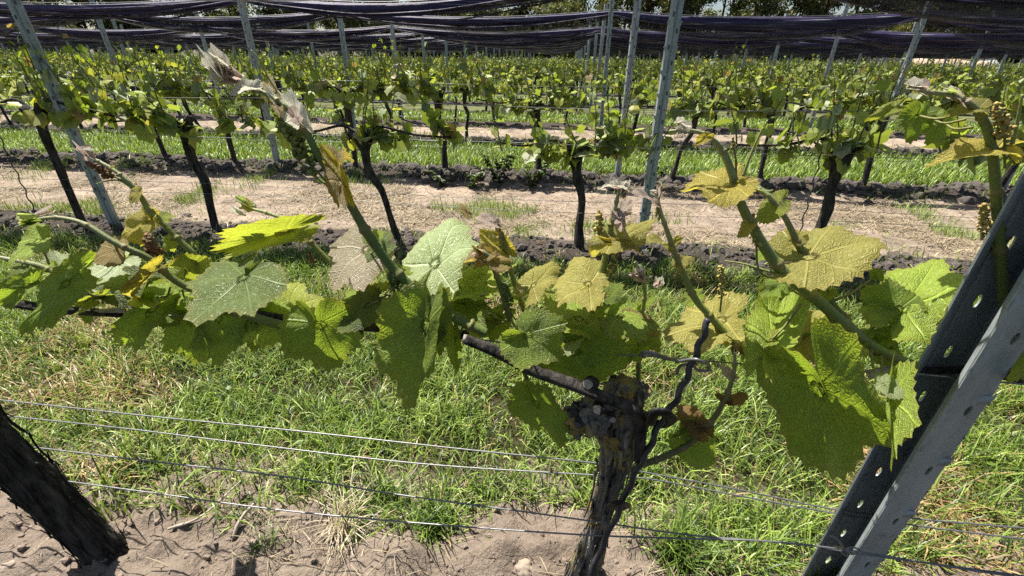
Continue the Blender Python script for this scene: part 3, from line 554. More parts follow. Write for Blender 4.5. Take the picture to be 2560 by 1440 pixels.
# --- centre
L('centre_short', (1132, 738), (1266, 700), (14, 48), .9, .05, 'h', .1, .1)
L('centre_short', (1150, 758), (1262, 792), (-14, 34), .8, .04, 'g', .1, .1)
L('centre_short', (1230, 655), (1128, 630), (6, -24), .3, .02, 'b', .3, .1)
L('centre_short', (1220, 640), (1180, 668), (12, 12), .3, .02, 'b', .3, .1)
L('centre_bronze', (1256, 625), (1196, 574), (22, -22), .3, .06, 'o', .35, .1)
L('centre_bronze', (1228, 556), (1178, 532), (6, -14), .3, .06, 'p', .3, .1)
L('centre_bronze', (1168, 535), (1148, 506), (10, -6), .3, .06, 'b', .3, .1, pet=False)
L('centre_short', (1200, 690), (1290, 660), (10, 30), .7, .09, 'y', .1, .1)
L('upright_tan', (1332, 716), (1396, 636), (34, 28), .4, .04, 't', .15, .1)
L('upright_tan', (1472, 712), (1372, 684), (18, -62), .6, .02, 't', .08, .1)
L('upright_tan', (1474, 716), (1512, 676), (22, 24), .5, .02, 't', .1, .1)
L('upright_tan', (1450, 800), (1362, 752), (36, -44), .8, .03, 'h', .1, .1)
L('upright_tan', (1418, 852), (1492, 800), (30, 30), .4, .0, 'k', .1, .1)
L('centre_short', (1318, 836), (1402, 894), (62, -68), .25, -.05, 'd', .05, .1)
L('upright_tan', (1430, 878), (1602, 920), (-28, 84), .1, -.0, 'd', .06, .1)
L('upright_tan', (1440, 880), (1420, 800), (60, 10), .3, .03, 'g', .06, .1)
L('spur_under', (1338, 1006), (1412, 1114), (58, -24), .0, -.04, 'd', .08, .1)
L('spur_under', (1310, 985), (1275, 1030), (14, 14), .5, -.0, 'h', .08, .1)
L('main', (1138, 848), (1150, 962), (18, 2), .1, -.03, 'h', .2, .1)
L('young_pink', (1548, 790), (1658, 798), (6, -48), .75, .04, 'h', .1, .1)
L('young_pink', (1582, 800), (1652, 832), (-8, 24), .2, .04, 'b', .1, .1)
L('thin_right', (1806, 800), (1656, 846), (22, 74), .45, .03, 't', .05, .08, wave=.03)
L('thin_right', (1808, 800), (1848, 830), (-16, 56), .45, .03, 't', .05, .1, pet=False)
L('upright_tan', (1528, 606), (1642, 552), (12, 36), .5, .03, 't', .1, .1)
L('upright_tan', (1530, 606), (1610, 622), (0, 14), .5, .03, 'o', .1, .1)
L('upright_tan', (1545, 545), (1520, 465), (15, 0), .3, .04, 'p', .3, .1)
L('upright_tan', (1548, 540), (1582, 505), (14, 18), .3, .04, 'p', .3, .1)
L('upright_tan', (1555, 470), (1500, 456), (3, 10), .3, .04, 'w', .3, .1)
L('thin_right', (1655, 610), (1598, 592), (4, 14), .4, .0, 't', .1, .1)
L('thin_right', (1625, 500), (1580, 470), (6, 12), .3, 0, 'p', .1, .1)
L('thin_right', (1680, 610), (1712, 590), (4, 12), .3, 0, 't', .1, .1)
# --- right
L('right_big', (1828, 461), (1700, 472), (-14, -42), .9, -.02, 'o', .1, .05)
L('right_big', (1765, 345), (1735, 365), (10, 10), .3, -.02, 'o', .3, .1)
L('right_second', (1948, 508), (1896, 546), (16, 30), .3, .05, 'y', .1, .1)
L('right_second', (1905, 475), (1850, 455), (4, 12), .3, .05, 'k', .1, .1)
L('right_second', (2018, 645), (2208, 600), (-36, -72), .8, .03, 't', .06, .05, wave=.03)
L('right_second', (2256, 774), (2352, 636), (104, 48), .5, .05, 'h', .05, .1, wave=.04)
L('right_second', (2250, 770), (2150, 720), (26, -52), .3, .05, 'd', .1, .1)
L('right_big', (1930, 848), (1995, 712), (70, 44), .7, -.04, 'h', .1, .0, curl=.5)
L('right_big', (1928, 850), (1872, 880), (20, 24), .6, -.04, 'y', .1, .1)
L('right_second', (2010, 846), (2084, 752), (56, 44), .35, .03, 't', .06, .1)
L('right_second', (2000, 852), (1992, 912), (62, 4), .0, .04, 'd', .06, .1)
L('right_big', (2046, 966), (2138, 1214), (152, -50), .0, -.10, 'd', .05, .0, wave=.05, curl=0, cup=-.02, lob=.85)
L('right_big', (2226, 985), (2228, 1180), (32, 4), .0, -.08, 'h', .3, .1)
L('right_big', (2205, 960), (2262, 990), (-12, 26), .2, -.08, 'k', .1, .1)
L('right_second', (2215, 842), (2342, 800), (12, 30), .4, .03, 'd', .1, .1)
L('right_second', (2215, 850), (2165, 800), (20, -20), .4, .05, 'g', .1, .1)
L('right_second', (2160, 850), (2175, 820), (14, 5), .4, -.01, 'h', .3, .1)
L('far_right', (2492, 374), (2334, 380), (-12, -30), .8, .05, 'o', .1, .05)
L('far_right', (2236, 268), (2180, 292), (8, 16), .2, .06, 'y', .1, .1, pet=False)
L('far_right', (2445, 272), (2374, 276), (4, -22), .3, .06, 't', .2, .1)
L('far_right', (2292, 288), (2268, 358), (48, 6), .1, .14, 'd', .1, .1)
L('far_right', (2352, 298), (2330, 360), (40, 12), .1, .16, 'd', .1, .1)
L('far_right', (2320, 290), (2260, 262), (10, -22), .6, .16, 'g', .1, .1)
L('far_right', (2580, 900), (2530, 945), (16, 42), .4, .03, 'h', .1, .1)
# --- fillers seen between the big leaves
for a in (('left_long', (455, 735), (400, 690), (28, -24), .7, .05, 'h'), ('left_long', (430, 765), (390, 815), (36, 20), .3, .04, 'g'), ('left_long', (520, 760), (455, 775), (10, 34), .6, .05, 'h'), ('left_long', (590, 810), (520, 860), (36, 36), .1, .05, 'g'),
          ('left_long', (650, 800), (625, 880), (46, 4), .1, .06, 'g'), ('left_long', (745, 780), (800, 730), (28, 34), .6, .08, 'y'), ('left_long', (660, 745), (620, 705), (34, -20), .7, .08, 'h'), ('left_low', (110, 690), (30, 720), (14, 26), .6, .02, 'g'),
          ('left_low', (230, 735), (190, 800), (30, 16), .2, .02, 'g'), ('left_low', (250, 735), (300, 690), (24, 22), .8, .08, 'k'), ('left_steep', (430, 600), (395, 628), (14, 16), .2, .03, 'y'), ('main', (905, 775), (870, 720), (36, -16), .7, .04, 'h'),
          ('main', (880, 800), (830, 850), (34, 30), .3, .05, 'g'), ('main', (960, 790), (905, 745), (30, -26), .7, .06, 'h'), ('main', (1010, 790), (960, 760), (20, -30), .8, .05, 'k'), ('centre_short', (1180, 770), (1120, 740), (14, -32), .7, .08, 'g'),
          ('centre_short', (1215, 800), (1170, 850), (36, 18), .2, .05, 'h'), ('centre_short', (1255, 790), (1225, 850), (34, 4), .2, .06, 'g'), ('centre_bronze', (1290, 735), (1340, 700), (20, 26), .7, .08, 'h'), ('upright_tan', (1500, 780), (1560, 745), (24, 34), .7, .08, 'h'),
          ('upright_tan', (1490, 850), (1560, 830), (14, 40), .5, .07, 'k'), ('upright_tan', (1520, 740), (1560, 700), (18, 20), .4, .07, 'g'), ('young_pink', (1605, 820), (1650, 870), (30, -20), .3, .07, 'g'), ('young_pink', (1600, 860), (1560, 900), (26, 22), .2, .06, 'h'),
          ('thin_right', (1880, 880), (1860, 830), (34, -8), .5, .04, 'g'), ('right_big', (1965, 705), (1900, 740), (22, 28), .4, .06, 'd'), ('right_big', (2080, 800), (2140, 770), (16, 28), .6, .07, 'g'), ('right_second', (2160, 850), (2120, 905), (32, 16), .2, .03, 'k'),
          ('right_second', (2200, 880), (2270, 900), (-8, 34), .3, .05, 'd'), ('right_second', (2030, 690), (2062, 655), (18, 14), .6, .06, 'k'), ('right_second', (2190, 690), (2175, 660), (20, 0), .3, .05, 'd'), ('right_big', (1955, 690), (1935, 640), (16, -6), .3, .02, 'k'),
          ('far_right', (2400, 250), (2360, 225), (6, -14), .4, .06, 'p'), ('far_right', (2500, 560), (2540, 520), (16, 18), .4, .08, 'y'), ('main', (1000, 690), (960, 660), (12, -20), .7, .02, 'h')):
    L(*a, .1, .12)
for a in (('right_big', (1875, 560), (1845, 590), (10, 18), .5, -.02, 't'), ('right_big', (1925, 640), (1890, 625), (8, -18), .5, .02, 'h'), ('right_big', (2060, 745), (2095, 715), (14, 14), .6, .03, 'h'), ('thin_right', (1700, 660), (1740, 640), (8, 18), .5, .0, 't'), ('thin_right', (1740, 740), (1700, 760), (10, 18), .5, .02, 'h'),
          ('upright_tan', (1500, 690), (1462, 668), (10, 18), .5, .05, 'h'), ('left_steep', (345, 482), (318, 505), (10, 14), .4, .02, 'o'), ('left_steep', (400, 550), (440, 535), (6, 16), .5, .04, 'y'), ('mid_thin', (760, 590), (790, 565), (10, 14), .4, .08, 't'), ('main', (930, 600), (965, 570), (12, 14), .5, -.01, 'h'),
          ('main', (1000, 690), (1035, 665), (12, 18), .6, .02, 'h'), ('left_long', (440, 700), (480, 680), (8, 20), .7, .02, 'h'), ('right_second', (1990, 600), (2030, 585), (8, 18), .5, .05, 't'), ('far_right', (2498, 600), (2535, 575), (10, 18), .5, .08, 'h'), ('centre_bronze', (1290, 720), (1325, 740), (-8, 20), .5, .08, 'h'),
          ('young_pink', (1605, 760), (1640, 740), (8, 16), .5, .07, 'h'), ('left_low', (60, 655), (25, 700), (18, 14), .4, -.02, 'g'), ('left_low', (130, 680), (100, 735), (22, 12), .3, .0, 'h'), ('left_long', (560, 765), (520, 720), (22, -16), .6, .06, 'h')):
    L(*a, .15, .12)
# --- water shoot on the trunk
L('water', (1746, 1066), (1688, 998), (26, -18), .1, -.03, 'r', .1, .1)
L('water', (1742, 1072), (1680, 1088), (6, 20), .1, -.03, 'g', .1, .1)
L('water', (1828, 998), (1872, 988), (6, 18), .1, -.03, 'r', .1, .1)
L('water', (1818, 1000), (1786, 988), (5, 14), .1, -.03, 'r', .1, .1)
L('water', (1722, 1106), (1792, 1168), (-34, 42), .0, -.03, 'd', .08, .1)
L('water', (1830, 940), (1800, 915), (6, -14), .1, -.03, 'p', .1, .1)
# --- shoot tips: small felted folded leaves
def tip(key, x, y, ang, size, cols, n=6, dy=0., spread=.9, seed=0):
    rng = np.random.default_rng(seed + 5)
    for q in range(n):
        a = math.radians(ang) + rng.uniform(-spread, spread); s = size * rng.uniform(.3, .64); bx, by = x + rng.normal(0, size * .15), y + rng.normal(0, size * .15)
        leaf(key, (bx, by), (bx + math.cos(a) * s, by - math.sin(a) * s), None, rng.uniform(-.2, .8), dy + rng.uniform(-.01, .01), cols[q % len(cols)], .7, -.08, w=rng.uniform(.2, .38), pet=False, name='young_leaf', wave=.02, curl=.0, cup=.12)
tip('main', 560, 180, 150, 70, 'wwpww', 10, -.02, 1.1, 1); tip('main', 600, 200, 165, 70, 'wp', 5, -.02, .5, 2)
tip('left_steep', 225, 392, 160, 44, 'pwp', 6, .03, .7, 3); tip('left_steep', 285, 432, 150, 40, 'bt', 3, .03, .8, 4)
tip('left_long', 90, 556, 185, 70, 'mkp', 5, -.06, .4, 5); tip('mid_thin', 620, 520, 170, 50, 'kwt', 6, .09, .5, 6)
tip('upright_tan', 1552, 478, 110, 48, 'pwp', 7, .05, 1.2, 7); tip('thin_right', 1640, 488, 140, 34, 'wp', 4, 0, .8, 8)
tip('right_big', 1712, 326, 175, 46, 'wpw', 6, -.01, .5, 9); tip('far_right', 2300, 224, 165, 56, 'wpw', 6, .06, .22, 10); tip('far_right', 2370, 236, 172, 50, 'kw', 4, .06, .25, 20)
tip('young_pink', 1598, 690, 120, 48, 'pwp', 7, .06, .9, 11); tip('right_second', 1880, 465, 170, 34, 'wk', 4, .05, .6, 12)
tip('water', 1836, 885, 80, 34, 'pr', 4, -.03, .7, 13); tip('young_pink', 1645, 715, 70, 36, 'wp', 5, .07, .9, 14)
tip('centre_short', 1195, 628, 170, 40, 'bp', 4, .02, .6, 15)

def cluster(key, pts, wpx, cols, dy=0., n=110, seed=0, stalk=None):
    o, root, S = SHOOTS[key]; P = spline([tuple(at(a, b, Y1 + dy)) for a, b in pts], 40); rng = np.random.default_rng(seed); mb = MB(); r0 = pxr(Vector(P[0]), wpx * 1.45)
    tube(mb, P, .0012, 6, (.16, .16, .06), 1)
    if stalk:
        Q = spline([tuple(at(a, b, Y1 + dy)) for a, b in [pts[0]] + list(stalk)], 14); tube(mb, Q, .0016, 7, (.14, .16, .05), 1)
    for q in range(n):
        t = rng.random() ** .8; c = P[int(t * 39)]; k = (1 - .65 * t) * r0; d = rng.normal(0, 1, 3); d /= np.linalg.norm(d)
        cc = np.array(cols[rng.integers(len(cols))]) * rng.uniform(.7, 1.25); ball(mb, c + d * k * rng.uniform(.35, 1), r0 * rng.uniform(.16, .27), cc)
    return under(mb.obj('flower_cluster', [FLOWER, STEM]), o, root)
CG = [(.16, .19, .05), (.11, .14, .035)]; CB = [(.40, .28, .09), (.32, .28, .08)]; CY = [(.40, .35, .10), (.34, .26, .07)]; CR = [(.24, .11, .05), (.16, .11, .04)]
cluster('main', [(790, 425), (755, 375), (725, 335), (703, 315)], 19, CG, -.02, 170, 1, [(830, 470), (868, 505)])
cluster('main', [(1000, 730), (985, 705), (975, 685)], 13, CG, -.03, 70, 2, [(1050, 765)])
cluster('main', [(985, 750), (965, 742), (955, 738)], 12, CG, -.03, 50, 3, [(1060, 770)])
cluster('left_long', [(400, 655), (380, 620), (368, 592)], 17, CR, -.02, 120, 4, [(425, 690)])
cluster('left_steep', [(285, 440), (255, 425), (222, 410)], 13, CR, .03, 90, 5, [(320, 458)])
cluster('left_long', [(535, 725), (525, 700), (520, 685)], 12, CG, 0, 60, 6, [(545, 750)])
cluster('centre_bronze', [(1275, 780), (1268, 740), (1262, 708)], 13, CG, .02, 90, 7, [(1290, 800)])
cluster('centre_bronze', [(1262, 610), (1252, 585), (1240, 560)], 12, CB, .06, 70, 8)
cluster('upright_tan', [(1500, 600), (1498, 565), (1497, 530)], 13, CY, .05, 90, 9, [(1512, 650)])
cluster('upright_tan', [(1522, 705), (1532, 670), (1540, 632)], 12, CG + CY, .04, 100, 10, [(1505, 715)])
cluster('right_big', [(1890, 605), (1884, 570), (1882, 540)], 12, CY, -.01, 90, 11, [(1900, 680), (1960, 700)])
cluster('right_big', [(1805, 735), (1804, 700), (1802, 664)], 11, CY, 0, 80, 12, [(1800, 780)])
cluster('far_right', [(2512, 345), (2505, 305), (2492, 262)], 17, CB, .05, 130, 13, [(2512, 420)])
cluster('far_right', [(2468, 590), (2462, 550), (2458, 512)], 14, CB, .06, 110, 14, [(2490, 630)])
cluster('right_big', [(1840, 400), (1835, 370), (1832, 345)], 8, CB, -.01, 40, 15, [(1840, 450)])
cluster('thin_right', [(1650, 545), (1645, 525), (1642, 505)], 8, CB, 0, 40, 16)
cluster('mid_thin', [(790, 660), (778, 645), (772, 630)], 9, CR, .08, 40, 17, [(812, 668)])
def tendril(key, pts, r=2.2, dy=0., col=(.24, .27, .08)):
    o, root, S = SHOOTS[key]; P = spline([tuple(at(a, b, Y1 + dy)) for a, b in pts], 24); mb = MB(); tube(mb, P, np.linspace(pxr(Vector(P[0]), r), pxr(Vector(P[-1]), r * .5), 24), 7, col)
    return under(mb.obj('tendril', STEM), o, root)
tendril('right_big', [(1858, 440), (1872, 400), (1888, 360), (1908, 318)], 4, -.01); tendril('far_right', [(2530, 360), (2540, 320), (2548, 280), (2556, 236)], 5, .05)
tendril('right_big', [(1960, 690), (1900, 672), (1860, 660), (1812, 652)], 3.5, -.01); tendril('main', [(868, 505), (820, 465), (775, 430), (730, 385)], 4, -.02, STC)
tendril('left_steep', [(330, 470), (300, 452), (270, 452), (240, 460)], 2.5, .03); tendril('main', [(700, 240), (668, 190), (650, 150), (628, 125)], 2.5, 0)
tendril('right_big', [(1850, 490), (1800, 505), (1776, 520)], 2, -.01); tendril('thin_right', [(1640, 540), (1648, 500), (1655, 462)], 2.5, 0)

# twisted steel vine stake, rubber ties
def rod(name, pts, r, Y, label, waves=0, dy=0.):
    P = spline([tuple(at(a, b, Y + dy)) for a, b in pts], 160); t = np.linspace(0, 1, 160)
    if waves:
        k = (pxr(Vector(P[60]), r) * .36); P[:, 0] += k * np.sin(t * waves * 2 * np.pi); P[:, 1] += k * np.cos(t * waves * 2 * np.pi)
    mb = MB(); tube(mb, P, [pxr(Vector(p), r) for p in P], 12); o = mb.obj(name, STAKE)
    root = P[0]; o.data.transform(Matrix.Translation(-Vector(root))); o.location = root; return tag(o, label, 'vine stake')
rod('vine_stake', [(1460, 1490), (1500, 1380), (1545, 1280), (1585, 1190), (1618, 1130), (1650, 1060), (1690, 1000), (1722, 930), (1748, 865), (1772, 800)], 8, Y1 - .06, 'wavy dark steel vine stake leaning beside the knobbly trunk', 11)
def tie(pts, r, Y, label, cat='vine tie', name='rubber_tie', mat=None, flat=.5):
    P = spline([tuple(at(a, b, Y + d)) for a, b, d in pts], 40); mb = MB(); tube(mb, P, pxr(Vector(P[0]), r), 8, flat=flat); o = mb.obj(name, mat or RUBBER)
    o.data.transform(Matrix.Translation(-Vector(P[0]))); o.location = P[0]; return tag(o, label, cat)
tie([(1625, 1060, -.09), (1640, 1030, -.10), (1668, 1036, -.09), (1680, 1052, -.07), (1655, 1062, -.05), (1628, 1050, -.06), (1624, 1036, -.09), (1660, 1030, -.1), (1676, 1045, -.09)], 13, Y1, 'upper black rubber tie holding the wavy stake to the vine head')
tie([(1520, 1265, -.06), (1535, 1258, -.10), (1555, 1258, -.10), (1568, 1264, -.05), (1548, 1272, -.03), (1525, 1262, -.06)], 9, Y1, 'lower black rubber tie round the trunk and the wavy stake')
tie([(1600, 888, 0), (1612, 880, -.015), (1640, 884, -.02), (1665, 894, -.015), (1690, 900, 0), (1660, 896, .012), (1625, 886, .012), (1608, 892, 0)], 4, Y1, 'pale wire loop twisted on the fruiting wire left of the stake', name='wire_clip', mat=WIRE, flat=1)
tie([(1690, 905, -.04), (1735, 898, -.08), (1755, 905, -.08), (1772, 912, -.06), (1770, 925, -.05), (1745, 925, -.05), (1728, 912, -.06), (1700, 915, -.04), (1692, 935, -.04)], 4, Y1, 'grey wire binding that hooks the stake to the fruiting wire', name='wire_clip', mat=WIRE, flat=1)

# ------------------------------------------------------------------ front row wires
def wire_px(pts, r, Y, label, ext=True):
    P = [at(a, b, Y) for a, b in pts]
    if ext:
        P = [P[0] + (P[0] - P[1]).normalized() * 1.2] + P + [P[-1] + (P[-1] - P[-2]).normalized() * 1.6]
    S = spline([tuple(p) for p in P], 90); mb = MB(); tube(mb, S, r, 8); o = mb.obj('trellis_wire', WIRE); c = Vector(S[0]); o.data.transform(Matrix.Translation(-c)); o.location = c
    return tag(o, label, 'trellis wire', 'trellis wires')
wire_px([(0, 1000), (370, 1040), (750, 1078), (1130, 1120), (1490, 1158), (1620, 1182), (1850, 1225), (2080, 1272), (2320, 1300), (2560, 1320)], .0017, Y1 + .05, 'upper wire of the rear lower pair on the front vine row')
wire_px([(20, 1040), (320, 1072), (640, 1112), (1060, 1160), (1490, 1188), (1620, 1197), (1850, 1240), (2080, 1282), (2320, 1318), (2560, 1348)], .0017, Y1 + .05, 'lower wire of the rear lower pair on the front vine row')
wire_px([(0, 1108), (350, 1150), (700, 1190), (1000, 1237), (1280, 1275), (1480, 1303), (1730, 1338), (2000, 1360), (2150, 1385), (2560, 1440)], .0017, Y1 - .05, 'upper wire of the front lower pair crossing before the trunk')
wire_px([(0, 1180), (350, 1228), (700, 1275), (1050, 1308), (1440, 1336), (1700, 1346), (1900, 1352), (2110, 1374), (2300, 1405), (2560, 1446)], .0018, Y1 - .055, 'lowest front wire, tied to the big steel post')
wire_px([(130, 762), (300, 778), (560, 800), (900, 826), (1170, 846), (1400, 876), (1640, 892), (1990, 920), (2290, 935), (2600, 965)], .0015, Y1 + .015, 'fruiting wire that carries the canes of the front vine row')
def stick(pts, r, Y, label, name='cane_prunings', mat=None):
    P = spline([tuple(at(a, b, Y)) for a, b in pts], 16); mb = MB(); tube(mb, P, [pxr(Vector(p), r) for p in P], 9, rough=lambda i, th: 1 + .12 * np.sin(th * 3 + i * .3)); o = mb.obj(name, mat or PALEWOOD); o.data.transform(Matrix.Translation(-Vector(P[0]))); o.location = P[0]; return tag(o, label, 'dead cane')
stick([(1900, 948), (1960, 938), (2030, 930), (2080, 926)], 8, Y1 - .01, 'grey broken dead cane lying on the fruiting wire right of the stake', 'dead_cane')
stick([(2170, 935), (2220, 927), (2285, 922)], 12, Y1 - .01, 'split pale dead cane beside the big steel post', 'dead_cane')
stick([(150, 770), (220, 780), (310, 775)], 7, Y1 - .02, 'bleached white dead cane on the wire at the left', 'dead_cane')

# ------------------------------------------------------------------ front steel post (rolled profile with slots and hooks)
def slotted(mb, A, B, z0, z1, step, off, sw, sh, u0=.5, phase=0., skip=()):
    "vertical face between plan points A and B pierced by oval slots"
    A = Vector(A); B = Vector(B); W = (B - A).length
    def P(u, z): v = A + (B - A) * u; return (v.x, v.y, z)
    z = z0; n = 16; zs = []
    c = z0 + off
    while c < z1 - step * .5: zs.append(c); c += step
    for q, c in enumerate(zs):
        a, b = c - step / 2, c + step / 2; a = z0 if q == 0 else a; b = z1 if q == len(zs) - 1 else b
        ring = []; outer = []
        for i in range(n):
            t = 2 * math.pi * (i + .5) / n; ring.append(P(u0 + sw / W * .5 * math.cos(t), c + sh * .5 * math.sin(t)))
            ct, st_ = math.cos(t), math.sin(t); k = 1 / max(abs(ct), abs(st_)); ex, ey = ct * k, st_ * k
            uu = u0 + (ex * (1 - u0) if ex > 0 else ex * u0); zz = c + (ey * (b - c) if ey > 0 else ey * (c - a)); outer.append(P(uu, zz))
        corners = [P(1, b), P(0, b), P(0, a), P(1, a)]
        V = ring + outer + corners; Q = [(i, (i + 1) % n, n + (i + 1) % n, n + i) for i in range(n)]
        T = [(n + 1, 2 * n + 0, n + 2) if False else (n + 1, n + 2, 2 * n), (n + 5, n + 6, 2 * n + 1), (n + 9, n + 10, 2 * n + 2), (n + 13, n + 14, 2 * n + 3)]
        mb.add(V, [q_[::-1] for q_ in Q], T)
def front_post():
    base = at(2110, 1440, .68); z0, z1 = -.05, 1.78
    A2 = at(2060, 1340, .698); A = at(2079, 1340, .732); R = at(2166, 1340, .655); B = at(2243, 1340, .668)
    for q in (A, A2, R, B): q.z = 0
    root = empty('trellis_post', (R.x, R.y, 0), 'big galvanized steel post with slots and hooks leaning across the right foreground', 'post', 'trellis posts')
    back = (B - R).normalized(); C_ = Vector((B.x + .012, .752, 0)); R2 = R + Vector((.004, .012, 0))
    mb = MB()
    slotted(mb, A, C_, z0, z1, .105, .05, .012, .027, .36)
    slotted(mb, R, B, z0, z1, .15, .115, .013, .024, .62)
    for a, b in ((A2, A), (B, C_), (R2, R)): mb.add([(a.x, a.y, z0), (b.x, b.y, z0), (b.x, b.y, z1), (a.x, a.y, z1)], [(0, 1, 2, 3)])
    o = mb.obj('channel', ZINC, smooth=False); under(o, root, root)
    import bmesh
    bm = bmesh.new(); bm.from_mesh(o.data); bmesh.ops.remove_doubles(bm, verts=bm.verts, dist=.0004); 
    bm.to_mesh(o.data); bm.free()
    sd = o.modifiers.new('sheet', 'SOLIDIFY'); sd.thickness = .003; sd.offset = 0; bv = o.modifiers.new('edge', 'BEVEL'); bv.width = .0022; bv.segments = 2; bv.limit_method = 'ANGLE'; bv.angle_limit = math.radians(50)
    nrm = Vector((back.y, -back.x, 0));
    for z in np.arange(.09, 1.7, .15):
        mb = MB(); c = B - back * .010 + Vector((0, 0, z))
        pth = [c - back * .014 - Vector((0, 0, .010)), c - back * .006 + nrm * .003, c + back * .004 + nrm * .008 + Vector((0, 0, .003)), c + back * .008 + nrm * .007 + Vector((0, 0, .012))]
        V = []
        for q, p in enumerate(pth): hw = [.010, .010, .008, .005][q]; V += [tuple(p + Vector((0, 0, hw))), tuple(p - Vector((0, 0, hw)))]
        mb.add(V, [(0, 1, 3, 2), (2, 3, 5, 4), (4, 5, 7, 6)]); h = under(mb.obj('hook', ZINC), root, root); s2 = h.modifiers.new('sheet', 'SOLIDIFY'); s2.thickness = .0022
    return root
front_post()
tie([(2085, 1366, -.10), (2110, 1372, -.12), (2128, 1385, -.12), (2150, 1378, -.11), (2130, 1368, -.1), (2105, 1380, -.12), (2118, 1388, -.12), (2095, 1350, -.12), (2075, 1340, -.12)], 2.5, Y1 + .04, 'thin wire twist that ties the lowest wire to the big steel post', name='wire_clip', mat=WIRE, flat=1)

# ------------------------------------------------------------------ posts of the rows behind
def post_mesh(full):
    mb = MB(); h = 1.97; w, d, t = .056, .045, .003
    prof = [(-w / 2, -.012), (-w / 2, 0), (-w * .12, 0), (0, .007), (w * .12, 0), (w / 2, 0), (w / 2, d), (w * .32, d), (w * .32, d - t), (w / 2 - t, d - t), (w / 2 - t, t), (0, .007 + t), (-w / 2 + t, t), (-w / 2 + t, d - t), (-w * .32, d - t), (-w * .32, d), (-w / 2 - .0005, d)]
    prof = [(-w / 2, 0), (-w * .14, 0), (0, .008), (w * .14, 0), (w / 2, 0), (w / 2, d), (w * .3, d), (w * .3, d - t), (w / 2 - t, d - t), (w / 2 - t, t), (w * .14, t), (0, .008 + t), (-w * .14, t), (-w / 2 + t, t), (-w / 2 + t, d - t), (-w * .3, d - t), (-w * .3, d), (-w / 2, d)]
    n = len(prof); V = [(x, y, z) for z in (-.1, h) for x, y in prof]
    mb.add(V, [(i, (i + 1) % n, n + (i + 1) % n, n + i) for i in range(n)])
    mb.add([(x, y, h) for x, y in prof], [(0, 1, 12, 13), (0, 13, 14, 17), (14, 15, 16, 17), (1, 2, 11, 12), (2, 3, 10, 11), (3, 4, 9, 10), (4, 5, 8, 9), (5, 6, 7, 8)])
    hk = mb
    for q, z in enumerate(np.arange(.25, h - .05, .115)):
        for s in (-1, 1): box(hk, (s * (w / 2 + .003), .012, z), (.008, .012, .022), Matrix.Rotation(.35 * s, 4, 'Y'))
    dk = mb
    for z in np.arange(.2, h - .04, .075): box(dk, (-.014 if int(z * 40) % 2 else .014, -.0012, z), (.007, .003, .022), mat=1)
    return mb.mesh('trellis_post', [ZINC, STAKE], False)
PCH = post_mesh(True)
ORD = ['zeroth', 'first', 'second', 'third', 'fourth', 'fifth', 'sixth', 'seventh', 'eighth', 'ninth', 'tenth', 'eleventh', 'twelfth', 'thirteenth', 'fourteenth', 'fifteenth', 'sixteenth', 'seventeenth', 'eighteenth', 'nineteenth', 'twentieth', 'twenty-first', 'twenty-second', 'twenty-third', 'twenty-fourth', 'twenty-fifth', 'twenty-sixth', 'twenty-seventh', 'twenty-eighth', 'twenty-ninth', 'thirtieth', 'thirty-first', 'thirty-second', 'thirty-third', 'thirty-fourth', 'thirty-fifth', 'thirty-sixth'] + ['%s-%s' % (t, u) for t in ('forty', 'fifty') for u in ('first', 'second', 'third', 'fourth', 'fifth', 'sixth', 'seventh', 'eighth', 'ninth')]
PX0, PSP = .53, 3.85
ROWPOSTS = {}
for k in range(2, NROW + 1):
    y = rowY(k); xs = []
    for m in range(-24, 25):
        x = PX0 + PSP * m + RNG.normal(0, .04); p = proj((x, y, .9)); 
        if -120 < p[0] < 2680 and p[2] > 0: xs.append(x)
    ROWPOSTS[k] = xs
    for i, x in enumerate(sorted(xs)):
        z = float(gz(x, y)); pos = 'from the left'
        if k <= 9: lab = 'grey steel trellis post, %s from the left in the %s vine row' % (ORD[i + 1], ORD[k]); grp = 'trellis posts'
        else: lab = 'thin distant steel post in the far vine rows'; grp = 'distant trellis posts'
        rz = RNG.normal(0, .25); tl = RNG.normal(0, .012, 2)
        r = link('trellis_post', PCH); r.location = (x, y, z); r.rotation_euler = (tl[0], tl[1], rz); tag(r, lab, 'post', grp)
# wires of rows 2 - 5
for k in (2, 3, 4, 5):
    for z, nm in (((.40, 'lower'), (.73, 'fruiting'), (.33, 'lowest'), (.95, 'upper')) if k <= 3 else ((.38, 'lower'), (.73, 'fruiting'))):
        y = rowY(k); a, b = -1.5 * y - 3, 1.6 * y + 3; xs = np.linspace(a, b, 60); S = np.stack([xs, y + .0 * xs - .02, z + .012 * np.sin(xs * 1.7 + k + z * 9)], 1); mb = MB(); tube(mb, S, .0016 if k < 4 else .0022, 6); o = mb.obj('trellis_wire', WIRE)
        tag(o, '%s trellis wire of the %s vine row' % (nm, ORD[k]), 'trellis wire', 'trellis wires')

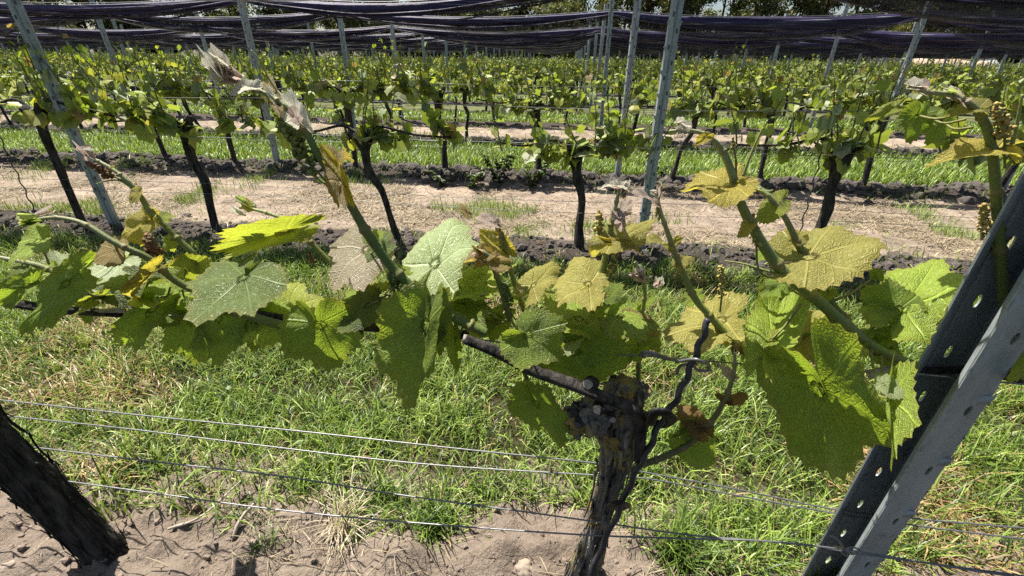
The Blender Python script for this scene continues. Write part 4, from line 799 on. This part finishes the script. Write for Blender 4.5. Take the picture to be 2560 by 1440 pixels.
# ------------------------------------------------------------------ vines of the rows behind
OUT16 = [(0, 1), (22, .78), (48, .86), (75, .64), (106, .70), (135, .56), (160, .48), (180, .1), (200, .48), (225, .56), (254, .70), (285, .64), (312, .86), (338, .78)]
OUT8 = [(0, 1), (50, .84), (105, .7), (150, .5), (180, .12), (210, .5), (255, .7), (310, .84)]
def small_leaf(mb, J, U, W, N, c, outl, fold, droop, mat=0):
    a = np.radians([o[0] for o in outl]); r = np.array([o[1] for o in outl]); u = r * np.cos(a); v = r * np.sin(a); z = fold * np.abs(v) - droop * np.maximum(u, 0) ** 2
    L = np.linalg.norm(U); P = np.array(J) + np.outer(u, U) + np.outer(v, W) + np.outer(z * L, N); n = len(a)
    mb.add(np.vstack([np.array(J)[None], P]), None, [(0, 1 + i, 1 + (i + 1) % n) for i in range(n)], c, mat)
BT = [np.array(TI[q_]) * f_ * (1.25, 1.12, 1.4) for q_, f_ in (('g', .8), ('g', .7), ('h', .8), ('m', 1.1), ('d', .8), ('d', .9), ('k', .55), ('m', .9), ('h', .6), ('y', .8), ('g', .6))]
def bg_shoot(mb, p0, d, ln, rng, size, outl, nleaf, sm=1):
    n = 9; P = [np.array(p0)]; v = np.array(d) / np.linalg.norm(d)
    for q in range(n - 1):
        v = v + rng.normal(0, .07, 3); v /= np.linalg.norm(v); P.append(P[-1] + v * ln / (n - 1))
    P = np.array(P); tube(mb, P, np.linspace(.0052, .002, n), 5, (.09, .10, .035), sm, cap=False)
    for q in range(nleaf):
        t = (q + .3) / nleaf; b = P[min(int(t * (n - 1)), n - 1)]; a = rng.uniform(0, 6.28); s = size * (1 - .62 * t ** 1.5) * rng.choice([.6, .75, .9, 1.0, 1.3])
        o = np.array([math.cos(a), math.sin(a) * .8, rng.uniform(-.1, .5)]); J = b + o * s * .55; tilt = rng.uniform(-1.3, .35) if rng.random() < .7 else rng.uniform(-2.2, -1.2)
        U = np.array([math.cos(a) * math.cos(tilt), math.sin(a) * math.cos(tilt), math.sin(tilt)]); Wd = np.cross(U, (0, 0, 1.)); Wd /= np.linalg.norm(Wd) + 1e-9
        Wd = Wd * math.cos(rl := rng.normal(0, .4)) + np.cross(U, Wd) * math.sin(rl); N = np.cross(Wd, U)
        c = np.array(BT[rng.integers(len(BT))]) * rng.uniform(.8, 1.25)
        if t > .72: c = np.array(TI['kbythhkh'[rng.integers(8)]]) * .75
        small_leaf(mb, J, U * s, Wd * s, N, c, outl, rng.uniform(.05, .4), rng.uniform(0, .35)); tube(mb, [J, b], .0016, 4, (.12, .13, .04), sm, cap=False)
def vine_parts(seed, near):
    rng = np.random.default_rng(seed); tr = MB(); hd = .66 + rng.uniform(-.03, .06); lx, ly = rng.uniform(-.16, .12), rng.normal(0, .05)
    P = spline([(0, 0, -.06), (lx * .25, ly * .4, .15), (lx * .4 + rng.normal(0, .014), ly, .36), (lx * .8 + rng.normal(0, .012), ly, .5), (lx, ly, hd)], 22); R = np.interp(np.linspace(0, 1, 22), [0, .08, .3, .8, 1], [.055, .042, .036, .042, .060]) * rng.uniform(.52, .74)
    tube(tr, P, R, 12 if near else 7, rough=lambda i, th: 1 + .7 * (fbm(np.cos(th) * 3 + i * .3, np.sin(th) * 3 + seed, 2, seed) - .4) + .12 * np.sin(th * 4 + i * .4))
    top = np.array((lx, ly, hd))
    for s in (-1, 1):
        e = top + (s * rng.uniform(.05, .11), rng.normal(0, .02), rng.uniform(.0, .07)); tube(tr, spline([top - (0, 0, .05), (top + e) / 2 + (0, 0, .02), e], 8), np.linspace(.034, .018, 8), 8, rough=lambda i, th: 1 + .3 * np.sin(th * 3 + i))
    ca = MB()
    sd = 1 if rng.random() < .6 else -1
    for s in ((-1, 1) if rng.random() < .5 else (sd,)):
        e = [top, top + (s * .12, 0, .09), top + (s * .32, 0, .05), top + (s * .58, .0, .005 + .72 - hd)]; tube(ca, spline(e, 14), np.linspace(.011, .006, 14), 7)
    shoots = []
    ns = 13 if near else 10
    for q in range(ns):
        x = lx + rng.uniform(-.62, .62); z0 = hd + rng.uniform(-.02, .08); mb = MB()
        d = (rng.normal(-.12, .38), rng.normal(0, .18), 1); ln = rng.uniform(.20, .56)
        bg_shoot(mb, (x, ly * .5 + rng.normal(0, .02), z0), d, ln, rng, .070, OUT16 if near else OUT8, 9 if near else 8)
        if rng.random() < .6: bg_shoot(mb, (x, ly * .5, z0), (rng.normal(0, .6), rng.normal(0, .4), .35), .14, rng, .09, OUT16 if near else OUT8, 4)
        shoots.append(mb)
    mb = MB()
    for q in range(3): bg_shoot(mb, top + rng.normal(0, .03, 3), (rng.normal(0, .5), rng.normal(-.2, .5), rng.uniform(-.2, .4)), .12, rng, .085, OUT16 if near else OUT8, 4)
    shoots.append(mb); return tr, ca, shoots
def cat(mbs):
    m = MB()
    for a in mbs:
        V = np.concatenate(a.V); Q = np.concatenate(a.Q) if a.Q else None; T = np.concatenate(a.T) if a.T else None; C = np.concatenate(a.C); b = m.n; m.V.append(V); m.C.append(C); m.ST.append(np.zeros((len(V), 3), np.float32)); m.n += len(V)
        if Q is not None: m.Q.append(Q + b); m.qm += a.qm
        if T is not None: m.T.append(T + b); m.tm += a.tm
    return m
NEARV = []
for s in range(6):
    tr, ca, sh = vine_parts(40 + s, True); NEARV.append((tr.mesh('trunk', [BARK]), ca.mesh('cane', [BARK]), [m.mesh('shoot', [LEAFB, STEM], False) for m in sh]))
FARV = []; FARMB = []
for s in range(7):
    tr, ca, sh = vine_parts(140 + s, False); f = cat(sh); FARMB.append((tr, f)); FARV.append((tr.mesh('trunk', [BARK]), f.mesh('foliage', [LEAFB, STEM], False)))
R2X = [-4.85, -3.58, -2.47, -1.10, .15, 1.57, 2.80, 4.0]
R2L = ['second-row vine at the left edge behind the leftmost steel post', 'leaning dark vine left of the broad left steel post in the second row', 'upright dark second-row vine with hanging round leaves, right of the left steel post', 'second-row vine with a gnarled bare head behind the main long shoot', 'second-row vine with a forked head just left of the right-hand steel posts', 'short second-row vine with leafy trunk right of the two centre posts', 'second-row vine behind the curved shoot at the right', 'second-row vine at the far right edge']
nind = 0; STUFF = []
def add_vine(k, x, lab, grp, near, v):
    y = rowY(k) + RNG.normal(0, .02); z = float(gz(x, y)) - .01; sc = RNG.uniform(.94, 1.06); rz = (math.pi if RNG.random() < .3 else 0) + RNG.normal(0, .06)
    r = empty('grapevine', (x, y, z), lab, 'grapevine', grp, rz); r.scale = (sc, sc, sc * RNG.uniform(.95, 1.06))
    if near:
        t, c, sh = NEARV[v % len(NEARV)]; link('trunk', t, r); link('cane', c, r)
        for m in sh: link('shoot', m, r)
    else:
        t, f = FARV[v % len(FARV)]; link('trunk', t, r); link('foliage', f, r)
for i, x in enumerate(R2X): add_vine(2, x, R2L[i], 'grapevines in the rows', True, i)
for k in range(3, NROW + 1):
    y = rowY(k); xs = []; off = (-.2 if k == 3 else RNG.uniform(0, 1.1))
    for m in range(-70, 71):
        x = off + 1.12 * m + RNG.normal(0, .10); p = proj((x, y, .8))
        if -110 < p[0] < 2670: xs.append(x)
    xs.sort()
    if k <= 11:
        for i, x in enumerate(xs):
            if k <= 6: lab, grp = 'leafy grapevine in the %s vine row, %s from the left edge' % (ORD[k], ORD[i + 1]), 'grapevines in the rows'
            else: lab, grp = 'small distant leafy grapevine deep in the vineyard under the nets', 'distant grapevines'
            add_vine(k, x, lab, grp, k <= 3, int(RNG.integers(99))); nind += 1
    else:
        for x in xs: STUFF.append((x, y, int(RNG.integers(len(FARMB)))))
big = MB()
for x, y, v in STUFF:
    for q, a in enumerate(FARMB[v]):
        V = np.concatenate(a.V) * RNG.uniform(.92, 1.08) + (x, y, 0); b = big.n; big.V.append(V); big.C.append(np.concatenate(a.C)); big.ST.append(np.zeros((len(V), 3), np.float32)); big.n += len(V)
        if a.Q: big.Q.append(np.concatenate(a.Q) + b); big.qm += [np.full(len(e), 2) if q == 0 else e for e in a.qm]
        if a.T: big.T.append(np.concatenate(a.T) + b); big.tm += [np.full(len(e), 2) if q == 0 else e for e in a.tm]
tag(big.obj('grapevines', [LEAFB, STEM, BARK], smooth=False), 'green mass of the farthest vine rows in front of the trees', 'grapevines', kind='stuff')

# ------------------------------------------------------------------ rolled nets above the rows
def net(k):
    rng = np.random.default_rng(300 + k); y0 = rowY(k) + .095; ps = sorted(ROWPOSTS[k]); a, b = -1.6 * y0 - 3, 1.75 * y0 + 3
    nx = int((b - a) / (.09 + .012 * k)); xs = np.linspace(a, b, nx); ph = ((xs - PX0) / PSP) % 1; sag = 4 * ph * (1 - ph)
    zt = {2: 1.76, 3: 1.87, 4: 1.76}.get(k, 1.68) - (.15 / (1 + np.exp(2 * (xs + .8))) if k == 3 else 0) + (.07 / (1 + np.exp(-2 * (xs - .8))) if k == 3 else 0) + .05 * (fbm(xs * .35, xs * 0 + k, 2, k) - .4) - .085 * sag
    hang = (1 - (.5 / (1 + np.exp(-3 * (xs - .5))) if k == 3 else 0)) * (.062 + .10 * fbm(xs * .33, xs * 0 + k * 7, 3, k + 50)) * (.5 + .55 * sag ** .5) * (.72 + .55 / (1 + np.exp(-xs)))
    sides = 20; th = np.arange(sides) / sides * 2 * np.pi
    def bundle(zt, hang, thick, yo, mat, seed, mb):
        V = []
        r = 1 + .45 * (fbm(xs[:, None] * .9, th[None] * 2.4 + seed, 3, seed) - .45) + .16 * np.sin(th[None] * 6 + xs[:, None] * .9)
        Y = y0 + yo + thick * np.cos(th)[None] * r * (.6 + .5 * sag[:, None]); Z = zt[:, None] - hang[:, None] * .5 + hang[:, None] * .5 * np.sin(th)[None] * r
        V = np.stack([np.broadcast_to(xs[:, None], Y.shape), Y, Z], -1).reshape(-1, 3); i = np.arange(nx - 1)[:, None] * sides; j = np.arange(sides)[None]; q = (j + 1) % sides
        mb.add(V, np.stack([i + j, i + sides + j, i + sides + q, i + q], -1).reshape(-1, 4), None, (1, 1, 1), mat)
    mb = MB(); bundle(zt, hang, .045, 0, 0, k, mb)
    root = empty('bird_net', (xs[nx // 2], y0, 1.6), 'dark rolled-up bird net tied above the %s vine row' % ORD[k], 'bird net', 'rolled bird nets')
    o = mb.obj('net_roll', [NET]); under(o, root, root)
    mb = MB(); h2 = (.025 + .17 * fbm(xs * .4 + 9, xs * 0 + k, 3, k + 90)) * (.15 + sag) * (1 + .35 * (xs > 0)) * (.25 if k == 3 else 1); bundle(zt - hang * .8 - .005, h2, .03, .035, 0, k + 5, mb); o = mb.obj('loose_fold', [NETL]); under(o, root, root)
    mb = MB()
    for q in range(5):
        zz = zt - hang * rng.uniform(.4, 1.1) - (.03 + .10 * rng.random()) * sag * fbm(xs * .5 + q * 9, xs * 0, 2, q + k) * 1.6; tube(mb, np.stack([xs, y0 - .06 + .025 * q + .01 * np.sin(xs), zz], 1), .006 + .0003 * k, 6, rough=lambda i, t: 1 + .5 * np.sin(i * .8 + t))
    o = mb.obj('hanging_strand', [NET]); under(o, root, root)
    mb = MB(); tube(mb, np.stack([xs, y0 - .03 + 0 * xs, zt + .012], 1), .003 + .0003 * k, 5); o = mb.obj('top_wire', [WIRE]); under(o, root, root)
for k in range(2, 18): net(k)

# ------------------------------------------------------------------ trees beyond the vineyard, sand heap
def crown(mb, blobs, n, size, cols, rng, flat=1.):
    for (c, r) in blobs:
        m = int(n * r[0] * r[2]); d = rng.normal(0, 1, (m, 3)); d /= np.linalg.norm(d, axis=1)[:, None]; P = np.array(c) + d * np.array(r) * (rng.random((m, 1)) ** .45) * (1 + .25 * rng.normal(0, 1, (m, 1)))
        s = size * rng.uniform(.5, 1.2, m); A = rng.normal(0, 1, (m, 3)); A /= np.linalg.norm(A, axis=1)[:, None]; B = np.cross(A, rng.normal(0, 1, (m, 3))); B /= np.linalg.norm(B, axis=1)[:, None]
        V = np.stack([P - A * s[:, None], P + B * s[:, None] * .45, P + A * s[:, None], P - B * s[:, None] * .45], 1); ci = np.array(cols)[rng.integers(len(cols), size=m)] * rng.uniform(.7, 1.3, (m, 1))
        mb.add(V.reshape(-1, 3), np.arange(m * 4).reshape(-1, 4), None, np.repeat(ci, 4, 0))
def tree_mesh(kind, seed):
    rng = np.random.default_rng(seed); tr = MB(); cr = MB()
    if kind == 'pine':
        h = rng.uniform(11, 14); S = spline([(0, 0, -.2), (rng.normal(0, .15), 0, h * .4), (rng.normal(0, .35), 0, h)], 12); tube(tr, S, np.linspace(.19, .05, 12), 8); bl = []
        for q in range(26):
            z = rng.uniform(1.6, h); a = rng.uniform(0, 6.28); ln = rng.uniform(.8, 2.1) * (1 - .4 * z / h); c = np.array((math.cos(a) * ln, math.sin(a) * ln, z + rng.uniform(-.3, .3))); b = S[min(11, int(z / h * 11))]; tube(tr, [b, (b + c) / 2 + (0, 0, .1), c], [.05, .035, .015], 5)
            bl.append((c, (rng.uniform(.5, .95), rng.uniform(.5, .9), rng.uniform(.25, .5))))
        crown(cr, bl, 1100, .15, [(.022, .036, .014), (.04, .058, .02), (.016, .026, .012)], rng)
    elif kind == 'broad':
        h = rng.uniform(5.5, 8); S = spline([(0, 0, -.2), (rng.normal(0, .2), 0, h * .4), (rng.normal(0, .3), 0, h * .9)], 10); tube(tr, S, np.linspace(.14, .03, 10), 7); bl = []
        for q in range(22):
            z = rng.uniform(.5, h); a = rng.uniform(0, 6.28); ln = rng.uniform(.4, 2.0) * math.sin(min(3.0, .5 + 2.4 * z / h)); c = np.array((math.cos(a) * ln, math.sin(a) * ln, z)); b = S[min(9, int(z / h * 9))]; tube(tr, [b, c], [.04, .01], 5); bl.append((c, (rng.uniform(.5, .9),) * 2 + (rng.uniform(.35, .7),)))
        crown(cr, bl, 1000, .13, [(.09, .105, .045), (.13, .14, .065), (.07, .085, .03), (.16, .16, .09)], rng)
    else:
        h = rng.uniform(10, 13)
        for s in range(2):
            S = spline([(s * .5, 0, -.2), (s * .6 + rng.normal(0, .2), 0, h * .4), (s * .9 + rng.normal(0, .5), 0, h)], 12); tube(tr, S, np.linspace(.10, .03, 12), 7); bl = []
            for q in range(13):
                z = rng.uniform(2.5, h); a = rng.uniform(0, 6.28); ln = rng.uniform(.3, 1.5); c = S[min(11, int(z / h * 11))] + np.array((math.cos(a) * ln, math.sin(a) * ln, .3)); tube(tr, [S[min(11, int(z / h * 11))], c], [.03, .01], 5); bl.append((c, (.6, .6, .4)))
            crown(cr, bl, 650, .12, [(.06, .075, .025), (.09, .10, .04)], rng)
    return tr.mesh('trunk', [TREEBARK]), cr.mesh('crown', [TREELEAF], False)
TM = {k: [tree_mesh(k, 900 + 10 * i + j) for j in range(3)] for i, k in enumerate(('pine', 'broad', 'slim'))}
TL = {'pine': ('pine_tree', 'dark tall pine behind the vineyard, %s pine from the left'), 'broad': ('bushy_tree', 'pale olive bushy tree behind the vineyard, %s bushy one from the left'), 'slim': ('slender_tree', 'slender airy tree behind the vineyard, %s slender one from the left')}
seq = []
rt = np.random.default_rng(77)
for q, px in enumerate(np.linspace(-300, 2860, 96)):
    kind = ['pine', 'broad', 'pine', 'slim', 'broad', 'pine', 'broad'][q % 7] if not 1000 < px < 1700 else ['broad', 'slim', 'broad', 'broad', 'pine'][q % 5]
    seq.append((kind, px + rt.uniform(-25, 25), 54 + rt.uniform(0, 14) - (4 if kind == 'broad' else 0)))
cnt = {}
for kind, px, y in seq:
    cnt[kind] = cnt.get(kind, 0) + 1; p = at(px, 150, y); nm, lb = TL[kind]; t, c = TM[kind][rt.integers(3)]; r = empty(nm, (p.x, y, 0), lb % ORD[cnt[kind]], 'tree', 'trees beyond the vineyard', rt.uniform(0, 6.28)); s = rt.uniform(.9, 1.25) * (1.45 if kind == 'broad' else 1.15); r.scale = (s, s, s)
    link('trunk', t, r); link('crown', c, r)
def heap(pa, pb, Y, h, seed, name, label, mat):
    a = at(pa, 160, Y).x; b = at(pb, 160, Y).x; n = 60; u = np.linspace(-1, 1, n); U, Vv = np.meshgrid(u, u); R = np.hypot(U, Vv); Z = h * np.clip(1 - R, 0, 1) ** .8 * (.75 + .6 * fbm(U * 3 + seed, Vv * 3, 3, seed)); cx, hw = (a + b) / 2, (b - a) / 2
    i = np.arange(n - 1)[:, None] * n; j = np.arange(n - 1)[None]; mb = MB(); mb.add(np.stack([cx + U * hw, Y + Vv * hw * .8, Z - .02], -1).reshape(-1, 3), np.stack([i + j, i + j + 1, i + n + j + 1, i + n + j], -1).reshape(-1, 4)); o = mb.obj(name, mat); return tag(o, label, 'heap')
heap(2090, 2530, 49, 2.6, 3, 'sand_heap', 'pale orange sand heap beyond the vine rows at the right', SANDM)
heap(2340, 2520, 47, 2.2, 8, 'rubble_heap', 'whitish grey rubble heap beside the sand heap', mat_plain('rubble', (.55, .53, .50), .9, 0, .4, 6, .05))

# ------------------------------------------------------------------ small things on the soil
def gpt(px, py, z=.0):
    d = FWD + RT * ((px - 1280) / FPX) - UP * ((py - 720) / FPX); p = Vector((0, 0, CAM_H)) + d * ((z - CAM_H) / d.z); p.z = float(gz(p.x, p.y)); return p
def twig(pts, r, label):
    P = [gpt(a, b) + Vector((0, 0, h)) for a, b, h in pts]; S = spline([tuple(p) for p in P], 20); mb = MB(); tube(mb, S, np.linspace(r, r * .6, 20), 8, rough=lambda i, t: 1 + .15 * np.sin(t * 2 + i)); o = mb.obj('twig', PALEWOOD); o.data.transform(Matrix.Translation(-Vector(S[0]))); o.location = S[0]; tag(o, label, 'twig')
twig([(590, 1365, .012), (620, 1335, .02), (655, 1308, .03)], .006, 'short thick pruned twig on the bare soil left of the straw tuft')
twig([(435, 1350, .012), (520, 1320, .014), (625, 1258, .03)], .004, 'long thin twig lying at the edge of the grass')
twig([(930, 1345, .012), (980, 1332, .016), (1030, 1318, .02)], .004, 'thin grey twig lying right of the dry straw tuft')
for (px, py, r, lb) in ((1310, 1432, .022, 'rounded tan stone half buried left of the trunk foot'), (30, 1436, .016, 'small grey stone at the bottom left corner')):
    p = gpt(px, py); mb = MB(); blob(mb, (0, 0, 0), r, int(px), (1.2, 1, .7), 14); o = mb.obj('stone', STONEM); o.location = p; tag(o, lb, 'stone')
def tuft(px, py, n, Lr, label, cols, lean, seed, wd=.003, cat='grass tuft'):
    rng = np.random.default_rng(seed); p = gpt(px, py); P = np.array(p)[None] + np.c_[rng.normal(0, .022, (n, 2)), np.zeros(n) - .005]; m = rng.random(n)[:, None]; mb = MB()
    blades(mb, P, rng.uniform(*Lr, n), np.full(n, wd) * rng.uniform(.6, 1.3, n), rng.uniform(0, 6.28, n), np.abs(rng.normal(*lean, n)), rng.uniform(.2, 1.8, n), np.array(cols[0]) * (1 - m) + np.array(cols[1]) * m)
    o = mb.obj('grass_tuft', GRASS); o.data.transform(Matrix.Translation(-p)); o.location = p; tag(o, label, cat)
tuft(870, 1335, 130, (.06, .16), 'bleached dry straw tuft on the bare soil', (np.array((.50, .43, .31)), np.array((.32, .26, .18))), (1.0, .4), 1, .0022)
tuft(1085, 1330, 160, (.06, .15), 'dark green grass tuft with long blades on the soil left of the trunk', (G1, G3), (.5, .3), 2, .0035)
tuft(960, 1270, 170, (.06, .15), 'dense green grass tuft above the dry straw tuft', (G1, G3), (.5, .3), 3, .0035)
tuft(302, 1330, 12, (.08, .14), 'single thin green grass shoot right of the left trunk', (G1, G2), (.2, .12), 4, .005)
tuft(675, 1390, 40, (.04, .09), 'tiny green tuft on the bare soil by the thick twig', (G1, G3), (.5, .3), 5, .003)
tuft(1690, 1400, 200, (.07, .17), 'green grass tuft on the soil just right of the trunk foot', (G1, G3), (.5, .3), 6, .0035)
def weed(x, y, h, n, label, seed):
    rng = np.random.default_rng(seed); mb = MB(); z = float(gz(x, y))
    for s in range(n):
        a = rng.uniform(0, 6.28); S = spline([(0, 0, 0), (math.cos(a) * .06, math.sin(a) * .06, h * .5), (math.cos(a) * .14, math.sin(a) * .14, h * rng.uniform(.8, 1.1))], 8); tube(mb, S, .003, 5, (.07, .08, .03), 1, cap=False)
        for q in range(9):
            b = S[rng.integers(1, 8)]; t = rng.uniform(0, 6.28); U = np.array([math.cos(t), math.sin(t), rng.uniform(-.5, .3)]); Wd = np.cross(U, (0, 0, 1.)); small_leaf(mb, b, U * .05, Wd * .028, np.cross(Wd, U), np.array((.05, .075, .02)) * rng.uniform(.7, 1.4), OUT8, .2, .2)
    o = mb.obj('weed', [LEAFB, STEM], smooth=False); o.location = (x, y, z); tag(o, label, 'weed')
for q, (px, py, h, n, lb) in enumerate(((1245, 465, .30, 12, 'dark bushy nettle weed on the clods between two third-row vines'), (1330, 470, .22, 8, 'lower weed at the right of the dark bushy weed'), (1180, 470, .18, 7, 'small weed at the left of the dark bushy weed'), (1110, 465, .16, 6, 'small weed on the clods right of the main shoot'), (1640, 450, .16, 6, 'small weed at the foot of the third-row centre post'))):
    p = gpt(px, py); weed(p.x, p.y, h, n, lb, 500 + q)
for q, (px, y, lb) in enumerate(((2002, 560, 'thin twisted stake beside the short leafy second-row vine'), (118, 560, 'thin twisted stake beside the leaning second-row vine at the left'))):
    P0 = at(px, y, rowY(2)); mb = MB(); zz = np.linspace(-.05, .95, 60); tube(mb, np.stack([.006 * np.sin(zz * 55), .006 * np.cos(zz * 55), zz], 1), .004, 6); o = mb.obj('vine_stake', STAKE); o.location = (P0.x, rowY(2) - .04, float(gz(P0.x, rowY(2)))); o.rotation_euler.y = -.05 + .1 * q; tag(o, lb, 'vine stake')
print('individual vines', nind, 'stuff', len(STUFF))
